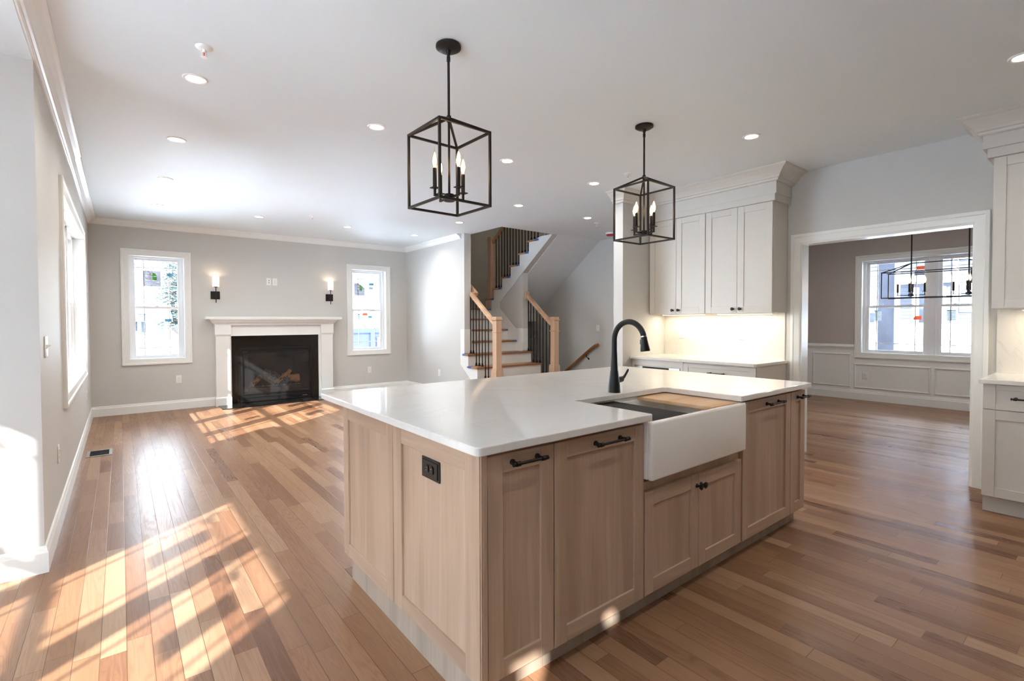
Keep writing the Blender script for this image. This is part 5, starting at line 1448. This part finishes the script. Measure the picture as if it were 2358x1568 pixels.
    GZ = G0
    # beyond the dining window: wrapped porch column and neighbour house
    t = thing('porch_column', 'plastic wrapped square porch column outside the dining window', 'column', (11.45, 2.86, GZ))
    mb = MB(); mb.box(11.3, 11.56, 2.764, 3.02, GZ - .3, 3.2); mb.obj('shaft', 'wrap', t)
    mb = MB(); mb.box(11.28, 11.58, 2.745, 2.763, GZ - .3, 3.2); mb.obj('corner_board', 'housew', t)
    mb = MB(); mb.box(11.1, 11.8, -3, 6, 2.75, 3.2); mb.obj('porch_beam', 'housew', t)
    mb = MB(); mb.box(XD + .18, 10.7, -4, 7, 3.0, 3.2); mb.obj('porch_ceiling', 'housew', t)
    mb = MB(); mb.box(XD + .18, 12.0, -4, 7, GZ - .4, -.15); mb.obj('porch_deck', 'wrap', t)
    t = thing('neighbour_house', 'blue-grey sided house with white trim across the snow', 'house', (32, 6, GZ))
    X = 30.0; gz = .9
    mb = MB()
    mb.box(X, X + 8, -8, 16, gz - 2, 9.5)
    for k in range(52): mb.box(X - .02, X, -8, 16, gz + k * .165, gz + k * .165 + .012)
    mb.obj('walls', 'siding', t)
    mb = MB(); mb.box(X - .9, X + 8.5, -9, 17, 9.5, 9.9); mb.obj('roof', 'roofing', t)
    for y in (8.05, 4.35, 1.6):
        for z in (1.75, 4.1, 5.6):
            mb = MB(); mb.box(X - .08, X - .02, y - .56, y + .56, z - .07, z + 1.21); w_ = mb.obj('window', 'housew', t)
            mb = MB(); mb.box(X - .10, X - .08, y - .5, y + .5, z + .02, z + 1.13); mb.obj('pane', 'glassdark', w_)
            mb = MB()
            for q in (-.17, .17): mb.box(X - .115, X - .10, y + q - .02, y + q + .02, z + .02, z + 1.13)
            mb.box(X - .115, X - .10, y - .5, y + .5, z + .55, z + .60); mb.box(X - .115, X - .10, y - .5, y + .5, z + .82, z + .86)
            mb.obj('muntin', 'housew', w_)
    for y in (8.95, 5.05):
        mb = MB(); mb.box(X - .12, X - .02, y - .10, y + .10, gz - 1, 9.5); mb.obj('corner_board', 'housew', t)
    mb = MB(); mb.box(X - 1.6, X - .1, 5.1, 7.4, 3.05, 3.35); mb.obj('porch_roof', 'snow', t)
    t = thing('neighbour_house', 'added grey house blocking low sky from the sunroom, outside the picture', 'house', (-20, -2, GZ))  # unseen house added to cut the daylight reaching the kitchen
    mb = MB(); mb.box(-24, -17, -9, 4.5, GZ - .5, 5.2); mb.obj('walls', 'siding', t)
    mb = MB(); mb.prism([(-24.5, 5.2), (-16.5, 5.2), (-20.5, 7.6)], 'y', -9.4, 4.9); mb.obj('roof', 'roofing', t)
    for y in (-6.5, -3, .5, 3):
        for z in (.6, 3.2):
            mb = MB(); mb.box(-17, -16.93, y - .5, y + .5, z, z + 1.3); w_ = mb.obj('window', 'housew', t)
            mb = MB(); mb.box(-16.93, -16.91, y - .42, y + .42, z + .08, z + 1.22); mb.obj('pane', 'glassdark', w_)
    t = bpy.data.objects['neighbour_house']
    for y in (5.25, 6.2, 7.25):
        mb = MB(); mb.box(X - 1.55, X - 1.3, y - .10, y + .10, gz - 1, 2.8); mb.obj('porch_post', 'housew', t)
outdoors()
